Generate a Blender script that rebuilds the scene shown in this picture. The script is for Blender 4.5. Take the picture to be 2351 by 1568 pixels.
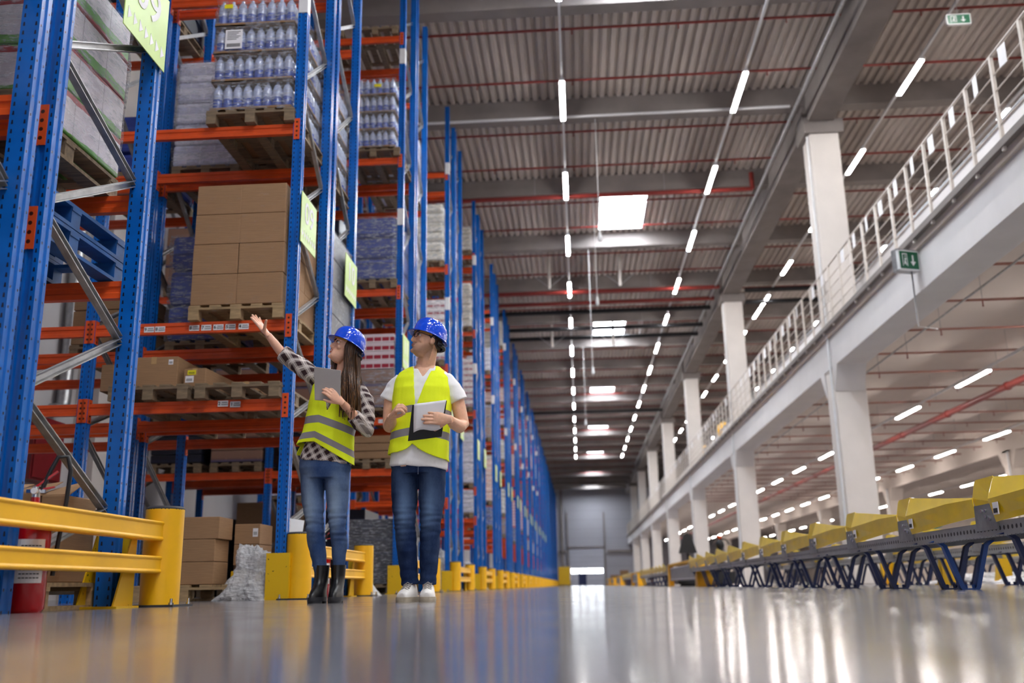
import bpy, bmesh, math, random
import numpy as np
from mathutils import Vector, Matrix, noise
random.seed(7)
R = math.radians
for o in list(bpy.data.objects): bpy.data.objects.remove(o)
scn = bpy.context.scene
COL = scn.collection

# ------------------------------------------------------------------ camera, world, exposure
CAM_H = 0.085
FPX = 2200.0
def cam_axes():
    y = Vector((157.5, -559.0, -FPX)).normalized()
    z = Vector((-150.5, 8684.0, -FPX)); z = (z - y * z.dot(y)).normalized()
    x = y.cross(z)
    return x, y, z
_x, _y, _z = cam_axes()
cd = bpy.data.cameras.new('camera'); cam = bpy.data.objects.new('camera', cd); COL.objects.link(cam)
cd.sensor_width = 36.0; cd.sensor_fit = 'HORIZONTAL'; cd.lens = FPX * 36.0 / 2351.0
cd.clip_start = 0.05; cd.clip_end = 400
M3 = Matrix((_x, _y, _z))
cam.matrix_world = Matrix.Translation((0, 0, CAM_H)) @ M3.to_4x4()
cd.dof.use_dof = True; cd.dof.focus_distance = 6.3; cd.dof.aperture_fstop = 1.5
scn.camera = cam
w = bpy.data.worlds.new('world'); scn.world = w; w.use_nodes = True
w.node_tree.nodes['Background'].inputs[0].default_value = (0.95, 0.95, 1.0, 1)
w.node_tree.nodes['Background'].inputs[1].default_value = 0.26
scn.view_settings.view_transform = 'Standard'; scn.view_settings.look = 'None'
scn.view_settings.exposure = 1.72; scn.view_settings.gamma = 1.0
LAMP = 46.0      # radiance of the fluorescent tubes
SKY = 15.0       # radiance of the skylight panes

# ------------------------------------------------------------------ materials
def lin(h):
    r, g, b = [int(h[i:i+2], 16) / 255 for i in (0, 2, 4)]
    f = lambda c: c / 12.92 if c <= .04045 else ((c + .055) / 1.055) ** 2.4
    return (f(r), f(g), f(b), 1)
class N:
    def __init__(s, name):
        s.m = bpy.data.materials.new(name); s.m.use_nodes = True
        s.t = s.m.node_tree; s.b = s.t.nodes['Principled BSDF']; s.out = s.t.nodes['Material Output']
    def n(s, ty, **kw):
        x = s.t.nodes.new(ty)
        for k, v in kw.items():
            if k in ('op',): x.operation = v
            elif k == 'bl': x.blend_type = v; x.data_type = 'RGBA'
            elif k.startswith('p_'): setattr(x, k[2:], v)
            else: x.inputs[int(k[1:]) if k[0] == 'i' and k[1:].isdigit() else k].default_value = v
        return x
    def l(s, a, b): s.t.links.new(a, b)
    def math(s, op, a, b=None, c=None):
        x = s.t.nodes.new('ShaderNodeMath'); x.operation = op
        for i, v in enumerate((a, b, c)):
            if v is None: continue
            if isinstance(v, (int, float)): x.inputs[i].default_value = v
            else: s.l(v, x.inputs[i])
        return x.outputs[0]
    def mix(s, fac, a, b):
        x = s.t.nodes.new('ShaderNodeMix'); x.data_type = 'RGBA'
        for i, v in ((0, fac), (6, a), (7, b)):
            if isinstance(v, (int, float, tuple)): x.inputs[i].default_value = v
            else: s.l(v, x.inputs[i])
        return x.outputs[2]
    def obj(s):
        tc = s.t.nodes.new('ShaderNodeTexCoord'); return tc.outputs['Object']
    def xyz(s, v):
        x = s.t.nodes.new('ShaderNodeSeparateXYZ'); s.l(v, x.inputs[0]); return x.outputs
    def noise(s, scale, detail=3, vec=None, rough=.55):
        x = s.t.nodes.new('ShaderNodeTexNoise'); x.inputs['Scale'].default_value = scale
        x.inputs['Detail'].default_value = detail; x.inputs['Roughness'].default_value = rough
        s.l(vec if vec is not None else s.obj(), x.inputs['Vector']); return x.outputs[0]
    def stretch(s, sc, v=None):
        x = s.t.nodes.new('ShaderNodeMapping'); x.inputs['Scale'].default_value = sc
        s.l(v if v is not None else s.obj(), x.inputs[0]); return x.outputs[0]
    def ramp(s, f, lo, hi):
        x = s.t.nodes.new('ShaderNodeMapRange'); x.inputs[1].default_value = lo; x.inputs[2].default_value = hi
        s.l(f, x.inputs[0]); return x.outputs[0]
    def bump(s, h, strength=.3, dist=.01):
        x = s.t.nodes.new('ShaderNodeBump'); x.inputs['Strength'].default_value = strength
        x.inputs['Distance'].default_value = dist
        s.l(h, x.inputs['Height']); s.l(x.outputs[0], s.b.inputs['Normal'])
    def set(s, col=None, rough=.5, metal=0, spec=.5, coat=0):
        if col is not None:
            if isinstance(col, tuple): s.b.inputs['Base Color'].default_value = col
            else: s.l(col, s.b.inputs['Base Color'])
        if isinstance(rough, (int, float)): s.b.inputs['Roughness'].default_value = rough
        else: s.l(rough, s.b.inputs['Roughness'])
        s.b.inputs['Metallic'].default_value = metal
        s.b.inputs['Specular IOR Level'].default_value = spec
        s.b.inputs['Coat Weight'].default_value = coat
        return s.m
MT = {}
def plain(name, hexc, rough=.5, metal=0, var=.12, scale=6, bump=0, coat=0, spec=.5, st=(1, 1, 1), bscale=40):
    if name in MT: return MT[name]
    n = N(name); c = lin(hexc)
    dark = tuple(x * (1 - var) for x in c[:3]) + (1,); lite = tuple(min(1, x * (1 + var)) for x in c[:3]) + (1,)
    v = n.stretch(st)
    f = n.noise(scale, 4, v)
    m = n.set(n.mix(n.ramp(f, .3, .7), dark, lite), rough, metal, spec, coat)
    if bump: n.bump(n.noise(bscale, 3, v), bump, .004)
    MT[name] = m; return m
def emis(name, col, s):
    n = N(name); n.set((.8, .8, .8, 1), .4)
    n.b.inputs['Emission Color'].default_value = col; n.b.inputs['Emission Strength'].default_value = s
    # faint unevenness so that the diffuser is not a perfectly flat colour
    f = n.noise(3, 2); n.l(n.math('MULTIPLY_ADD', f, s * .1, s * .95), n.b.inputs['Emission Strength'])
    MT[name] = n.m; return n.m

# blue upright paint with rows of punched slots
n = N('blue_upright_paint'); x, y, z = n.xyz(n.obj())
fr = n.math('FRACT', n.math('DIVIDE', z, .05))
sl = n.math('LESS_THAN', fr, .46)
cx = n.math('LESS_THAN', n.math('ABSOLUTE', n.math('SUBTRACT', n.math('ABSOLUTE', x), .032)), n.math('MULTIPLY_ADD', fr, -.005, .0062))
fy = n.math('GREATER_THAN', n.math('ABSOLUTE', y), .0405)
slot = n.math('MULTIPLY', n.math('MULTIPLY', sl, cx), fy)
fr2 = n.math('FRACT', n.math('DIVIDE', z, .1))
s2 = n.math('MULTIPLY', n.math('LESS_THAN', fr2, .13), n.math('LESS_THAN', n.math('ABSOLUTE', n.math('SUBTRACT', n.math('ABSOLUTE', y), .030)), .005))
s2 = n.math('MULTIPLY', s2, n.math('GREATER_THAN', n.math('ABSOLUTE', x), .0475))
slot = n.math('MAXIMUM', slot, s2)
base = n.mix(n.ramp(n.noise(5), .3, .7), lin('0456A8'), lin('0564BE'))
n.set(n.mix(slot, base, (.006, .012, .035, 1)), .26, 0, .45)
MT['blue'] = n.m
BLUE = n.m
ORANGE = plain('orange_beam_paint', 'D8501C', .35, var=.15, scale=4)
YEL = plain('yellow_guard_paint', 'F0B408', .42, var=.08, scale=3, bump=.05)
YEL2 = plain('yellow_plate_paint', 'F2CC0A', .3, var=.06, scale=5, coat=.3)
# scuffed yellow
n = N('scuffed_yellow_paint'); f = n.noise(9, 6); g = n.noise(30, 5)
sc = n.math('GREATER_THAN', n.math('MULTIPLY', f, g), .385)
n.set(n.mix(sc, lin('DDB00C'), lin('3A3018')), .4); YELS = n.m; MT['yelscuff'] = n.m
GALV = plain('galvanised_steel', 'A9A9AA', .38, .75, var=.2, scale=12)
STEEL = plain('conveyor_steel', '8E9094', .42, .55, var=.25, scale=8)
DKBLUE = plain('conveyor_leg_paint', '1D2C5E', .35, .1, var=.2, scale=4)
LEGBLUE = plain('bright_blue_leg_paint', '1A4E9E', .35, .1, var=.15, scale=4)
MPIPE = plain('pale_red_pipe', '9A6A5E', .5, var=.1)
MAINP = plain('dull_red_main', '8A3832', .45, var=.1)
RED = plain('red_pipe_paint', '7E2620', .4, var=.15, scale=3)
REDX = plain('extinguisher_red', 'B40A14', .22, var=.06, scale=2, coat=.4)
BLACK = plain('black_plastic', '14151A', .45, var=.2)
RUBBER = plain('black_rubber_cap', '2E2E33', .6, var=.2)
WHITEP = plain('white_paper', 'EDEBEE', .6, var=.03)
WPLAST = plain('white_plastic', 'DCDCDE', .4, var=.05)
CHROME = plain('bright_metal', 'C8C8CA', .2, 1, var=.1)
SIGNG = plain('sign_green', 'B9D573', .4, var=.03)
EXITG = plain('exit_green', '0E5A3C', .4, var=.05)
DARKP = plain('dark_pipe', '1C1C20', .5, .2, var=.2)
RAILW = plain('railing_paint', 'CFC6BE', .45, var=.06)
TAPE = plain('packing_tape', 'B79466', .25, var=.06, scale=20)
CARD = plain('cardboard', '9A7756', .8, var=.1, scale=7, st=(1, 1, 14), bump=.05, bscale=12)
CARDD = plain('darker_cardboard', '8F6F50', .8, var=.12, scale=7, st=(1, 1, 14), bump=.05, bscale=12)
WOOD = plain('pallet_wood', 'A08662', .8, var=.35, scale=5, st=(1, 6, 6), bump=.2, bscale=20)
WOODD = plain('weathered_pallet_wood', '7C6A54', .85, var=.4, scale=5, st=(1, 6, 6), bump=.2, bscale=20)
BPAL = plain('blue_pallet_paint', '0C4E8E', .6, var=.3, scale=8, bump=.1)
COLW = plain('column_white_paint', 'DAD3CE', .7, var=.04, scale=2, bump=.08, bscale=30)
MEZW = plain('mezzanine_white_paint', 'D6D2D2', .65, var=.04, scale=1.5)
SOFF = plain('soffit_paint', 'CFC3BA', .8, var=.05, scale=.8)
GIRD = plain('grey_concrete', '837B78', .8, var=.14, scale=1.2, bump=.1, bscale=10)
DECK = plain('corrugated_deck', 'AEA39C', .55, .0, var=.08, scale=.6)
n = N('polished_floor'); o = n.obj()
f1 = n.noise(.9, 6, n.stretch((1, .6, 1)), .62); f2 = n.noise(6, 6, n.stretch((1, .5, 1)), .65); f3 = n.noise(60, 2)
c1 = n.mix(n.ramp(f1, .32, .68), lin('68666D'), lin('918C8C'))
c2 = n.mix(n.math('MULTIPLY', n.ramp(f2, .52, .75), .45), c1, lin('5F5D62'))
sp = n.math('GREATER_THAN', f3, .74)
c3 = n.mix(n.math('MULTIPLY', sp, .4), c2, lin('4a4848'))
rg = n.math('MULTIPLY_ADD', f2, .15, .06)
n.set(c3, rg, 0, .55, 0); n.bump(n.noise(3, 3), .012, .02); FLOOR = n.m
WALLL = plain('left_wall_panel', 'B9B6B8', .75, var=.05, scale=.8)
n = N('far_wall_panel'); x, y, z = n.xyz(n.obj())
ln = n.math('LESS_THAN', n.math('FRACT', n.math('DIVIDE', z, 1.1)), .03)
n.set(n.mix(n.math('MULTIPLY', ln, .5), lin('A5A3AA'), lin('77757C')), .6); WALLF = n.m
n = N('roller_door_panel'); x, y, z = n.xyz(n.obj())
ln = n.math('LESS_THAN', n.math('FRACT', n.math('DIVIDE', z, .55)), .05)
n.set(n.mix(n.math('MULTIPLY', ln, .6), lin('B4B4BE'), lin('85858c')), .5); DOORM = n.m
def film(name, tint, a, rough=.12):
    n = N(name); n.set(tint, rough, 0, .8)
    nz = n.noise(9, 5, n.stretch((1.2, 1.2, 5)), .72); n.bump(nz, 1.0, .05)
    al = n.ramp(nz, .45, .70)
    n.l(n.math('MULTIPLY_ADD', al, .5, a), n.b.inputs['Alpha'])
    MT[name] = n.m; return n.m
FILM = film('stretch_film', (.85, .87, .95, 1), .10)
FILMH = film('crumpled_film', (.97, .97, 1.0, 1), .62, .3)
def glassy(name, col, alpha, rough=.08):
    n = N(name); n.set(col, rough, 0, .9); n.b.inputs['Alpha'].default_value = alpha
    n.bump(n.noise(14, 3), .4, .01); return n.m
n = N('bottle_plastic'); x, y, z = n.xyz(n.obj())
lo = n.math('LESS_THAN', z, .13)
n.set(n.mix(lo, lin('B4BEDC'), lin('3A55B0')), .12, 0, .9); n.bump(n.noise(25, 3), .5, .01)
n.b.inputs['Alpha'].default_value = .9; BOTT = n.m
CORE = plain('water_pack_core', '5A6C9C', .3, var=.5, scale=14)
LENS = emis('tube_diffuser', (1.0, .98, .96, 1), LAMP)
LENSW = emis('warm_tube_diffuser', (1.0, .93, .87, 1), LAMP * .85)
SKYP = emis('skylight_pane', (.86, .93, 1.0, 1), SKY)
DOORW = emis('door_window_daylight', (.9, .96, 1.0, 1), 6.0)

# ------------------------------------------------------------------ mesh helpers
class MB:
    def __init__(s): s.v = []; s.f = []; s.mi = []; s.cur = 0
    def add(s, vs, fs):
        b = len(s.v); s.v += [tuple(p) for p in vs]
        for f in fs: s.f.append(tuple(b + i for i in f)); s.mi.append(s.cur)
    def box(s, x0, x1, y0, y1, z0, z1):
        s.add([(x, y, z) for z in (z0, z1) for y in (y0, y1) for x in (x0, x1)],
              [(0, 2, 3, 1), (4, 5, 7, 6), (0, 1, 5, 4), (1, 3, 7, 5), (3, 2, 6, 7), (2, 0, 4, 6)]); return s
    def obox(s, M, sx, sy, sz):
        vs = [M @ Vector((x * sx / 2, y * sy / 2, z * sz / 2)) for z in (-1, 1) for y in (-1, 1) for x in (-1, 1)]
        s.add(vs, [(0, 2, 3, 1), (4, 5, 7, 6), (0, 1, 5, 4), (1, 3, 7, 5), (3, 2, 6, 7), (2, 0, 4, 6)]); return s
    def bar(s, p, q, w, h, up=(0, 0, 1)):
        p = Vector(p); q = Vector(q); d = q - p; L = d.length; d.normalize()
        u = Vector(up)
        if abs(d.dot(u)) > .98: u = Vector((0, 1, 0))
        a = d.cross(u).normalized(); b = a.cross(d)
        M = Matrix((a, d, b)).transposed().to_4x4(); M.translation = (p + q) / 2
        return s.obox(M, w, L, h)
    def loft(s, rings, cap=True, closed=True):
        n = len(rings[0]); b = len(s.v)
        for r in rings: s.v += [tuple(p) for p in r]
        for i in range(len(rings) - 1):
            for j in range(n if closed else n - 1):
                k = (j + 1) % n
                s.f.append((b + i * n + j, b + i * n + k, b + (i + 1) * n + k, b + (i + 1) * n + j)); s.mi.append(s.cur)
        if cap:
            s.f.append(tuple(b + j for j in range(n - 1, -1, -1))); s.mi.append(s.cur)
            s.f.append(tuple(b + (len(rings) - 1) * n + j for j in range(n))); s.mi.append(s.cur)
        return s
    def path(s, pts, rad, n=12, up=(0, 0, 1), cap=True):
        pts = [Vector(p) for p in pts]; rings = []; pa = None
        if not isinstance(rad, (list, tuple)): rad = [rad] * len(pts)
        for i, p in enumerate(pts):
            d = (pts[min(i + 1, len(pts) - 1)] - pts[max(i - 1, 0)]).normalized()
            if pa is None:
                u = Vector(up)
                if abs(d.dot(u)) > .95: u = Vector((0, 1, 0))
                a = d.cross(u).normalized()
            else: a = (pa - d * pa.dot(d)).normalized()      # carry the frame along without twist
            pa = a; b = a.cross(d)
            rx, ry = rad[i] if isinstance(rad[i], (list, tuple)) else (rad[i], rad[i])
            rings.append([p + a * (rx * math.cos(t)) + b * (ry * math.sin(t)) for t in [2 * math.pi * j / n for j in range(n)]])
        return s.loft(rings, cap)
    def tube(s, p, q, r, n=10): return s.path([p, q], r, n)
    def lathe(s, prof, n=20, c=(0, 0, 0)):
        return s.loft([[(c[0] + r * math.cos(2 * math.pi * j / n), c[1] + r * math.sin(2 * math.pi * j / n), c[2] + z) for j in range(n)] for r, z in prof])
    def prism(s, poly, f0, f1):   # f(u,v)->3D for both ends
        n = len(poly)
        return s.loft([[f0(u, v) for u, v in poly], [f1(u, v) for u, v in poly]])
    def ell(s, c, r, n=16, m=10, M=None):
        rings = []
        for i in range(1, m):
            t = math.pi * i / m
            rg = [Vector((r[0] * math.sin(t) * math.cos(2 * math.pi * j / n), r[1] * math.sin(t) * math.sin(2 * math.pi * j / n), -r[2] * math.cos(t))) for j in range(n)]
            if M is not None: rg = [M @ p for p in rg]
            rings.append([p + Vector(c) for p in rg])
        return s.loft(rings)
    def mesh(s, name, mats, smooth=None):
        me = bpy.data.meshes.new(name); me.from_pydata(s.v, [], s.f)
        if not isinstance(mats, (list, tuple)): mats = [mats]
        for m in mats: me.materials.append(m)
        if len(mats) > 1: me.polygons.foreach_set('material_index', s.mi)
        bm = bmesh.new(); bm.from_mesh(me); bmesh.ops.recalc_face_normals(bm, faces=bm.faces); bm.to_mesh(me); bm.free()
        if smooth is not None:
            me.shade_smooth()
            if smooth: me.set_sharp_from_angle(angle=R(smooth))
        me.update(); return me
def put(name, me, parent=None, loc=(0, 0, 0), rot=(0, 0, 0), scale=None):
    o = bpy.data.objects.new(name, me); COL.objects.link(o)
    o.location = loc; o.rotation_euler = rot
    if scale: o.scale = scale
    if parent is not None: o.parent = parent
    return o
def bev(o, w=.004, seg=2):
    m = o.modifiers.new('bevel', 'BEVEL'); m.width = w; m.segments = seg; m.limit_method = 'ANGLE'; m.angle_limit = R(40); return o
USED = {}
def tag(o, label, cat, group=None):
    assert 3 < len(label.split()) <= 16, label
    if label in USED: print('DUP LABEL', label)
    USED[label] = 1
    o['label'] = label; o['category'] = cat
    if group: o['group'] = group
    return o
def thing(name, label, cat, loc=(0, 0, 0), rz=0, group=None):
    o = bpy.data.objects.new(name, None); COL.objects.link(o); o.location = loc; o.rotation_euler = (0, 0, rz)
    o.empty_display_size = .1
    return tag(o, label, cat, group)
def struct(name, me, loc=(0, 0, 0)):
    o = put(name, me, None, loc); o['kind'] = 'structure'; return o
ORD = ['first', 'second', 'third', 'fourth', 'fifth', 'sixth', 'seventh', 'eighth', 'ninth', 'tenth', 'eleventh', 'twelfth', 'thirteenth', 'fourteenth', 'fifteenth', 'sixteenth', 'seventeenth', 'eighteenth', 'nineteenth', 'twentieth', 'twenty-first', 'twenty-second', 'twenty-third', 'twenty-fourth', 'twenty-fifth', 'twenty-sixth']
def text_mesh(txt, size, mat, extrude=.001, bold=.0):
    cu = bpy.data.curves.new('txt', 'FONT'); cu.body = txt; cu.size = size; cu.extrude = extrude; cu.offset = bold
    cu.align_x = 'CENTER'; cu.align_y = 'CENTER'; cu.resolution_u = 4
    o = bpy.data.objects.new('txt', cu); COL.objects.link(o)
    dg = bpy.context.evaluated_depsgraph_get(); me = bpy.data.meshes.new_from_object(o.evaluated_get(dg))
    bpy.data.objects.remove(o); me.materials.clear(); me.materials.append(mat); return me

# ------------------------------------------------------------------ the hall
YB, YF = -14.0, 118.0
XL, XR = -7.4, 26.0
struct('floor', MB().box(XL, XR, YB, YF, -.3, 0).mesh('floor', FLOOR))
CEIL = 11.7
SKX = (1.0051, 2.439)
SKY_Y = [(27.4 + 14.1 * k, 30.5 + 14.1 * k) for k in range(-2, 7)]
SKY_Y = [(a, b) for a, b in SKY_Y if b < YF]
def ceiling():
    mb = MB(); p = .205; d = .075
    x = XL
    while x < XR:
        prof = [(x, CEIL + d), (x + .045, CEIL + d), (x + .075, CEIL), (x + .170, CEIL), (x + p, CEIL + d)]
        cuts = []
        if x + p > SKX[0] and x < SKX[1]: cuts = SKY_Y
        segs = []; y = YB
        for a, b in cuts: segs.append((y, a)); y = b
        segs.append((y, YF))
        for a, b in segs: mb.loft([[(u, a, v) for u, v in prof], [(u, b, v) for u, v in prof]], cap=False, closed=False)
        x += p
    return mb.mesh('ceiling', DECK)
struct('ceiling', ceiling())
for i, (a, b) in enumerate(SKY_Y):
    x0 = XL + math.floor((SKX[0] - XL) / .205) * .205; x1 = XL + math.ceil((SKX[1] - XL) / .205) * .205
    mb = MB()
    for q in ((x0 - .03, x0, a, b), (x1, x1 + .03, a, b), (x0, x1, a - .03, a), (x0, x1, b, b + .03)):
        mb.box(q[0], q[1], q[2], q[3], CEIL - .02, CEIL + .45)
    fr = struct('window_%d' % (i + 1), mb.mesh('window', WPLAST))
    pn = put('pane', MB().box(x0, x1, a, b, CEIL + .40, CEIL + .43).mesh('pane', SKYP), fr)
tn = [0]
def trim(me, loc=(0, 0, 0)):
    tn[0] += 1; return struct('trim_%d' % tn[0], me, loc)
bm1 = MB().box(XL, 5.8, -.17, .17, 11.2, 11.98).mesh('roof_beam', GIRD)
bm2 = MB().box(6.4, XR, -.17, .17, 11.2, 11.98).mesh('roof_beam', GIRD)
for k in range(-6, 22):
    y = 16.95 + 4.7 * k
    if y < YF - 1: trim(bm1, (0, y, 0)); trim(bm2, (0, y, 0))
# longitudinal girder with a ledge
trim(MB().box(5.8, 6.4, YB, YF, 10.75, 11.98).box(5.72, 5.8, YB, YF, 11.5, 11.98).mesh('girder', GIRD))
# roof top skin so that no light leaks in
trim(MB().box(XL, x0 - .03, YB, YF, 12.0, 12.1).box(x1 + .03, XR, YB, YF, 12.0, 12.1).mesh('roof', GIRD))
mb = MB().box(XL - .3, XL, YB, YF, 0, 12)
struct('wall_left', mb.mesh('wall', WALLL))
for y in (-1.0, 13.9, 28, 42.1, 56.2):
    trim(MB().box(XL, XL + .35, y - .35, y + .35, 0, 12).mesh('pilaster', COLW))
struct('wall_right', MB().box(XR, XR + .3, YB, YF, 0, 12).mesh('wall', SOFF))
struct('wall_far', MB().box(XL, XR, YF, YF + .3, 0, 12.2).mesh('wall', WALLF))
dr = struct('door_1', MB().box(-1.15, 2.85, YF - .08, YF, 0, 4.4).mesh('door', DOORM))
for k in range(4):
    put('door_window', MB().box(-1.05 + k * .97, -.2 + k * .97, YF - .1, YF - .07, 1.45, 1.95).mesh('pane', DOORW), dr)
fm = MB()
for x in (-1.5, 2.95): fm.box(x, x + .18, YF - .2, YF, 0, 8.6)
fm.box(-1.5, 3.1, YF - .2, YF, 4.42, 4.56)
trim(fm.mesh('door_frame', GIRD))
fm = MB().box(-2.5, -1.6, YF - .2, YF, 3.8, 4.1).box(3.3, 6.6, YF - .2, YF, 3.8, 4.1).box(-2.2, -1.9, YF - .2, YF, 0, 12)
trim(fm.mesh('wall_rail', GIRD))

# mezzanine: slab, edge beam with haunches, inner beam
MZ = 5.6
COLS = [21.8 + 14.1 * k for k in range(-1, 7)]
struct('floor_mezzanine', MB().box(5.75, XR, YB, YF, MZ - .2, MZ).mesh('mezzanine', SOFF))
def edge_beam(x0, x1, z0, cols, w, mat):
    mb = MB().box(x0, x1, YB, YF, z0, MZ - .2)
    for c in cols:
        for s in (-1, 1):
            y0 = c + s * w / 2; pts = [(y0, z0 - .55), (y0 + s * .35, z0), (y0, z0)]
            mb.loft([[(x0, a, b) for a, b in pts], [(x1, a, b) for a, b in pts]])
    return mb.mesh('edge_beam', mat)
trim(edge_beam(5.8, 6.45, 4.72, COLS, .75, MEZW))
trim(edge_beam(15.6, 16.2, 4.5, [c for c in COLS], .75, SOFF))
trim(MB().box(5.66, 5.80, YB, YF, MZ - .07, MZ + .03).mesh('edge_angle', GIRD))
colm = MB().box(0, .68, -.36, .36, 0, 10.75)
colmesh = colm.mesh('concrete_column', COLW)
for i, c in enumerate(COLS):
    o = put('concrete_column', colmesh, None, (5.82, c, 0)); bev(o, .02)
    lab = ('white concrete column at the near end of the mezzanine edge, outside the frame' if i == 0 else
           'white square concrete column carrying the mezzanine edge, %s from the camera' % ORD[i - 1])
    tag(o, lab, 'column', 'white columns along the mezzanine edge')
    put('corbel', MB().box(-.12, .80, -.42, .42, 10.45, 10.80).box(-.12, -.02, -.3, .3, 10.8, 11.5).mesh('corbel', GIRD), o)
    put('downpipe', MB().tube((-.05, -.30, .1), (-.05, -.30, 10.4), .03, 8).mesh('downpipe', WPLAST, 60), o)
colmesh2 = MB().box(0, .6, -.35, .35, 0, 4.6).mesh('inner_column', SOFF)
for i, c in enumerate(COLS[1:]):
    o = put('concrete_column', colmesh2, None, (15.6, c, 0)); bev(o, .02)
    tag(o, 'beige column under the inner mezzanine beam, %s of that back row' % ORD[i], 'column', 'columns deep under the mezzanine')
    put('downpipe', MB().tube((-.06, -.2, .1), (-.06, -.2, 4.5), .04, 8).mesh('downpipe', WPLAST, 60), o)

# guard railing along the mezzanine edge, one thing per column bay
RP = .87
postm = MB().box(-.02, .02, -.03, .03, -.12, 1.24).mesh('post', RAILW)
npost = 16; seg = RP * npost
ri = 0
y = 9.3
while y < YF - 2:
    L = min(seg, YF - 1 - y)
    rt = thing('guard_railing', 'pale steel guard railing on the mezzanine edge, %s section from the camera' % ORD[ri], 'railing', (5.70, y, MZ), 0, 'railing sections along the mezzanine')
    for k in range(int(L / RP)): put('post', postm, rt, (0, k * RP, 0))
    for j, z in enumerate((1.24, .95, .72, .48, .25)):
        put('handrail' if j == 0 else 'rail', MB().tube((0, 0, z), (0, L - RP * .15, z), .022 if j == 0 else .010, 8).mesh('rail', RAILW, 60), rt)
    put('toe_board', MB().box(.03, .036, 0, L - .1, 0, .1).mesh('toe', GIRD), rt)
    if ri < 5:
        for k in range(0, int(L / RP) - 1):
            if (k + ri) % 16 in (12,): continue
            t = put('paper_tag', MB().box(-.002, .002, -.09, .09, -.28, 0).mesh('paper_tag', WHITEP), None, (5.668, y + (k + .55) * RP, MZ + 1.21 - .015 * (k % 3)), (0, 0, R(6 * ((k % 3) - 1))))
            tag(t, 'white paper tag hung on the %s railing section, %s along it' % (ORD[ri], ORD[k]), 'tag', 'paper tags hanging on the mezzanine railing')
    y += seg; ri += 1
# steel sorter conveyor on the mezzanine behind the railing
mc = thing('mezzanine_conveyor', 'grey and white panelled conveyor running behind the mezzanine railing', 'conveyor', (6.75, 8, MZ))
put('side_panel', MB().box(0, .05, 0, 70, .55, 1.35).mesh('panel', MEZW), mc)
put('side_panel', MB().box(1.0, 1.05, 0, 70, .55, 1.35).mesh('panel', MEZW), mc)
for z in (.62, .9, 1.3): put('rail', MB().box(-.04, 0, 0, 70, z, z + .04).mesh('rail', STEEL), mc)
put('belt', MB().box(.05, 1.0, 0, 70, 1.1, 1.15).mesh('belt', BLACK), mc)
lm = MB().box(-.02, .04, -.04, .04, 0, .56).box(1.0, 1.06, -.04, .04, 0, .56).mesh('leg', STEEL)
for k in range(24): put('leg_frame', lm, mc, (0, 1.5 + k * 2.9, 0))

# ------------------------------------------------------------------ lamps
def lamp_row(X, Z, ys, L, word, rowlab, warm=False, rail=True, small=False):
    hm = MB().box(-.06, .06, -L / 2 - .05, L / 2 + .05, .0, .06).mesh('housing', WPLAST)
    r = .046
    tm = MB().box(-r, r, -L / 2, L / 2, -.022, -.001).mesh('diffuser', LENSW if warm else LENS)
    if rail:
        t = put('lighting_trunking', MB().box(-.025, .025, min(ys) - 3, max(ys) + 3, .06, .11).mesh('trunking', WPLAST), None, (X, 0, Z))
        tag(t, 'long thin grey lighting trunking carrying ' + rowlab, 'trunking')
        y = min(ys) - 2; wm = MB()
        top = (CEIL if Z > 6 else MZ - .2) - Z - .012
        while y < max(ys) + 3: wm.tube((0, y, .1), (0, y, top), .004, 5); y += 4.7
        put('suspension_wire', wm.mesh('wire', GALV), t)['kind'] = 'stuff'
    for i, y in enumerate(ys):
        o = thing('ceiling_lamp', 'lit tube lamp, %s from the camera in %s' % (ORD[i], rowlab), 'lamp', (X, y, Z), 0, 'tube lamps in ' + rowlab)
        put('housing', hm, o); put('diffuser', tm, o)
S = 4.87
lamp_row(-.045, 10.9, [20.1 + S * k for k in range(-6, 14)], 1.8, 'left', 'the left aisle row')
lamp_row(3.98, 10.9, [20.1 + S * k for k in range(-6, 14)], 1.8, 'second', 'the right aisle row')
lamp_row(7.69, 10.9, [19.8 + 4.4 * k for k in range(-4, 4)] + [37.1, 38.9] + [42.6 + 4.6 * k for k in range(8)], 1.5, 'third', 'the row above the mezzanine')
lamp_row(10.4, 10.75, [12.1 + 4.7 * k for k in range(-4, 14)], .5, 'fourth', 'the farther row above the mezzanine', rail=True)
lamp_row(9.5, 4.7, [18.4 + 4.7 * k for k in range(-3, 20)], 1.9, 'fifth', 'the nearest row under the mezzanine', True)
lamp_row(14.05, 4.7, [14.1 + 4.7 * k for k in range(-2, 21)], 1.9, 'sixth', 'the middle row under the mezzanine', True)
lamp_row(19.9, 4.7, [13.0 + 4.7 * k for k in range(-1, 21)], 1.9, 'seventh', 'the rear row under the mezzanine', True)

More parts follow.
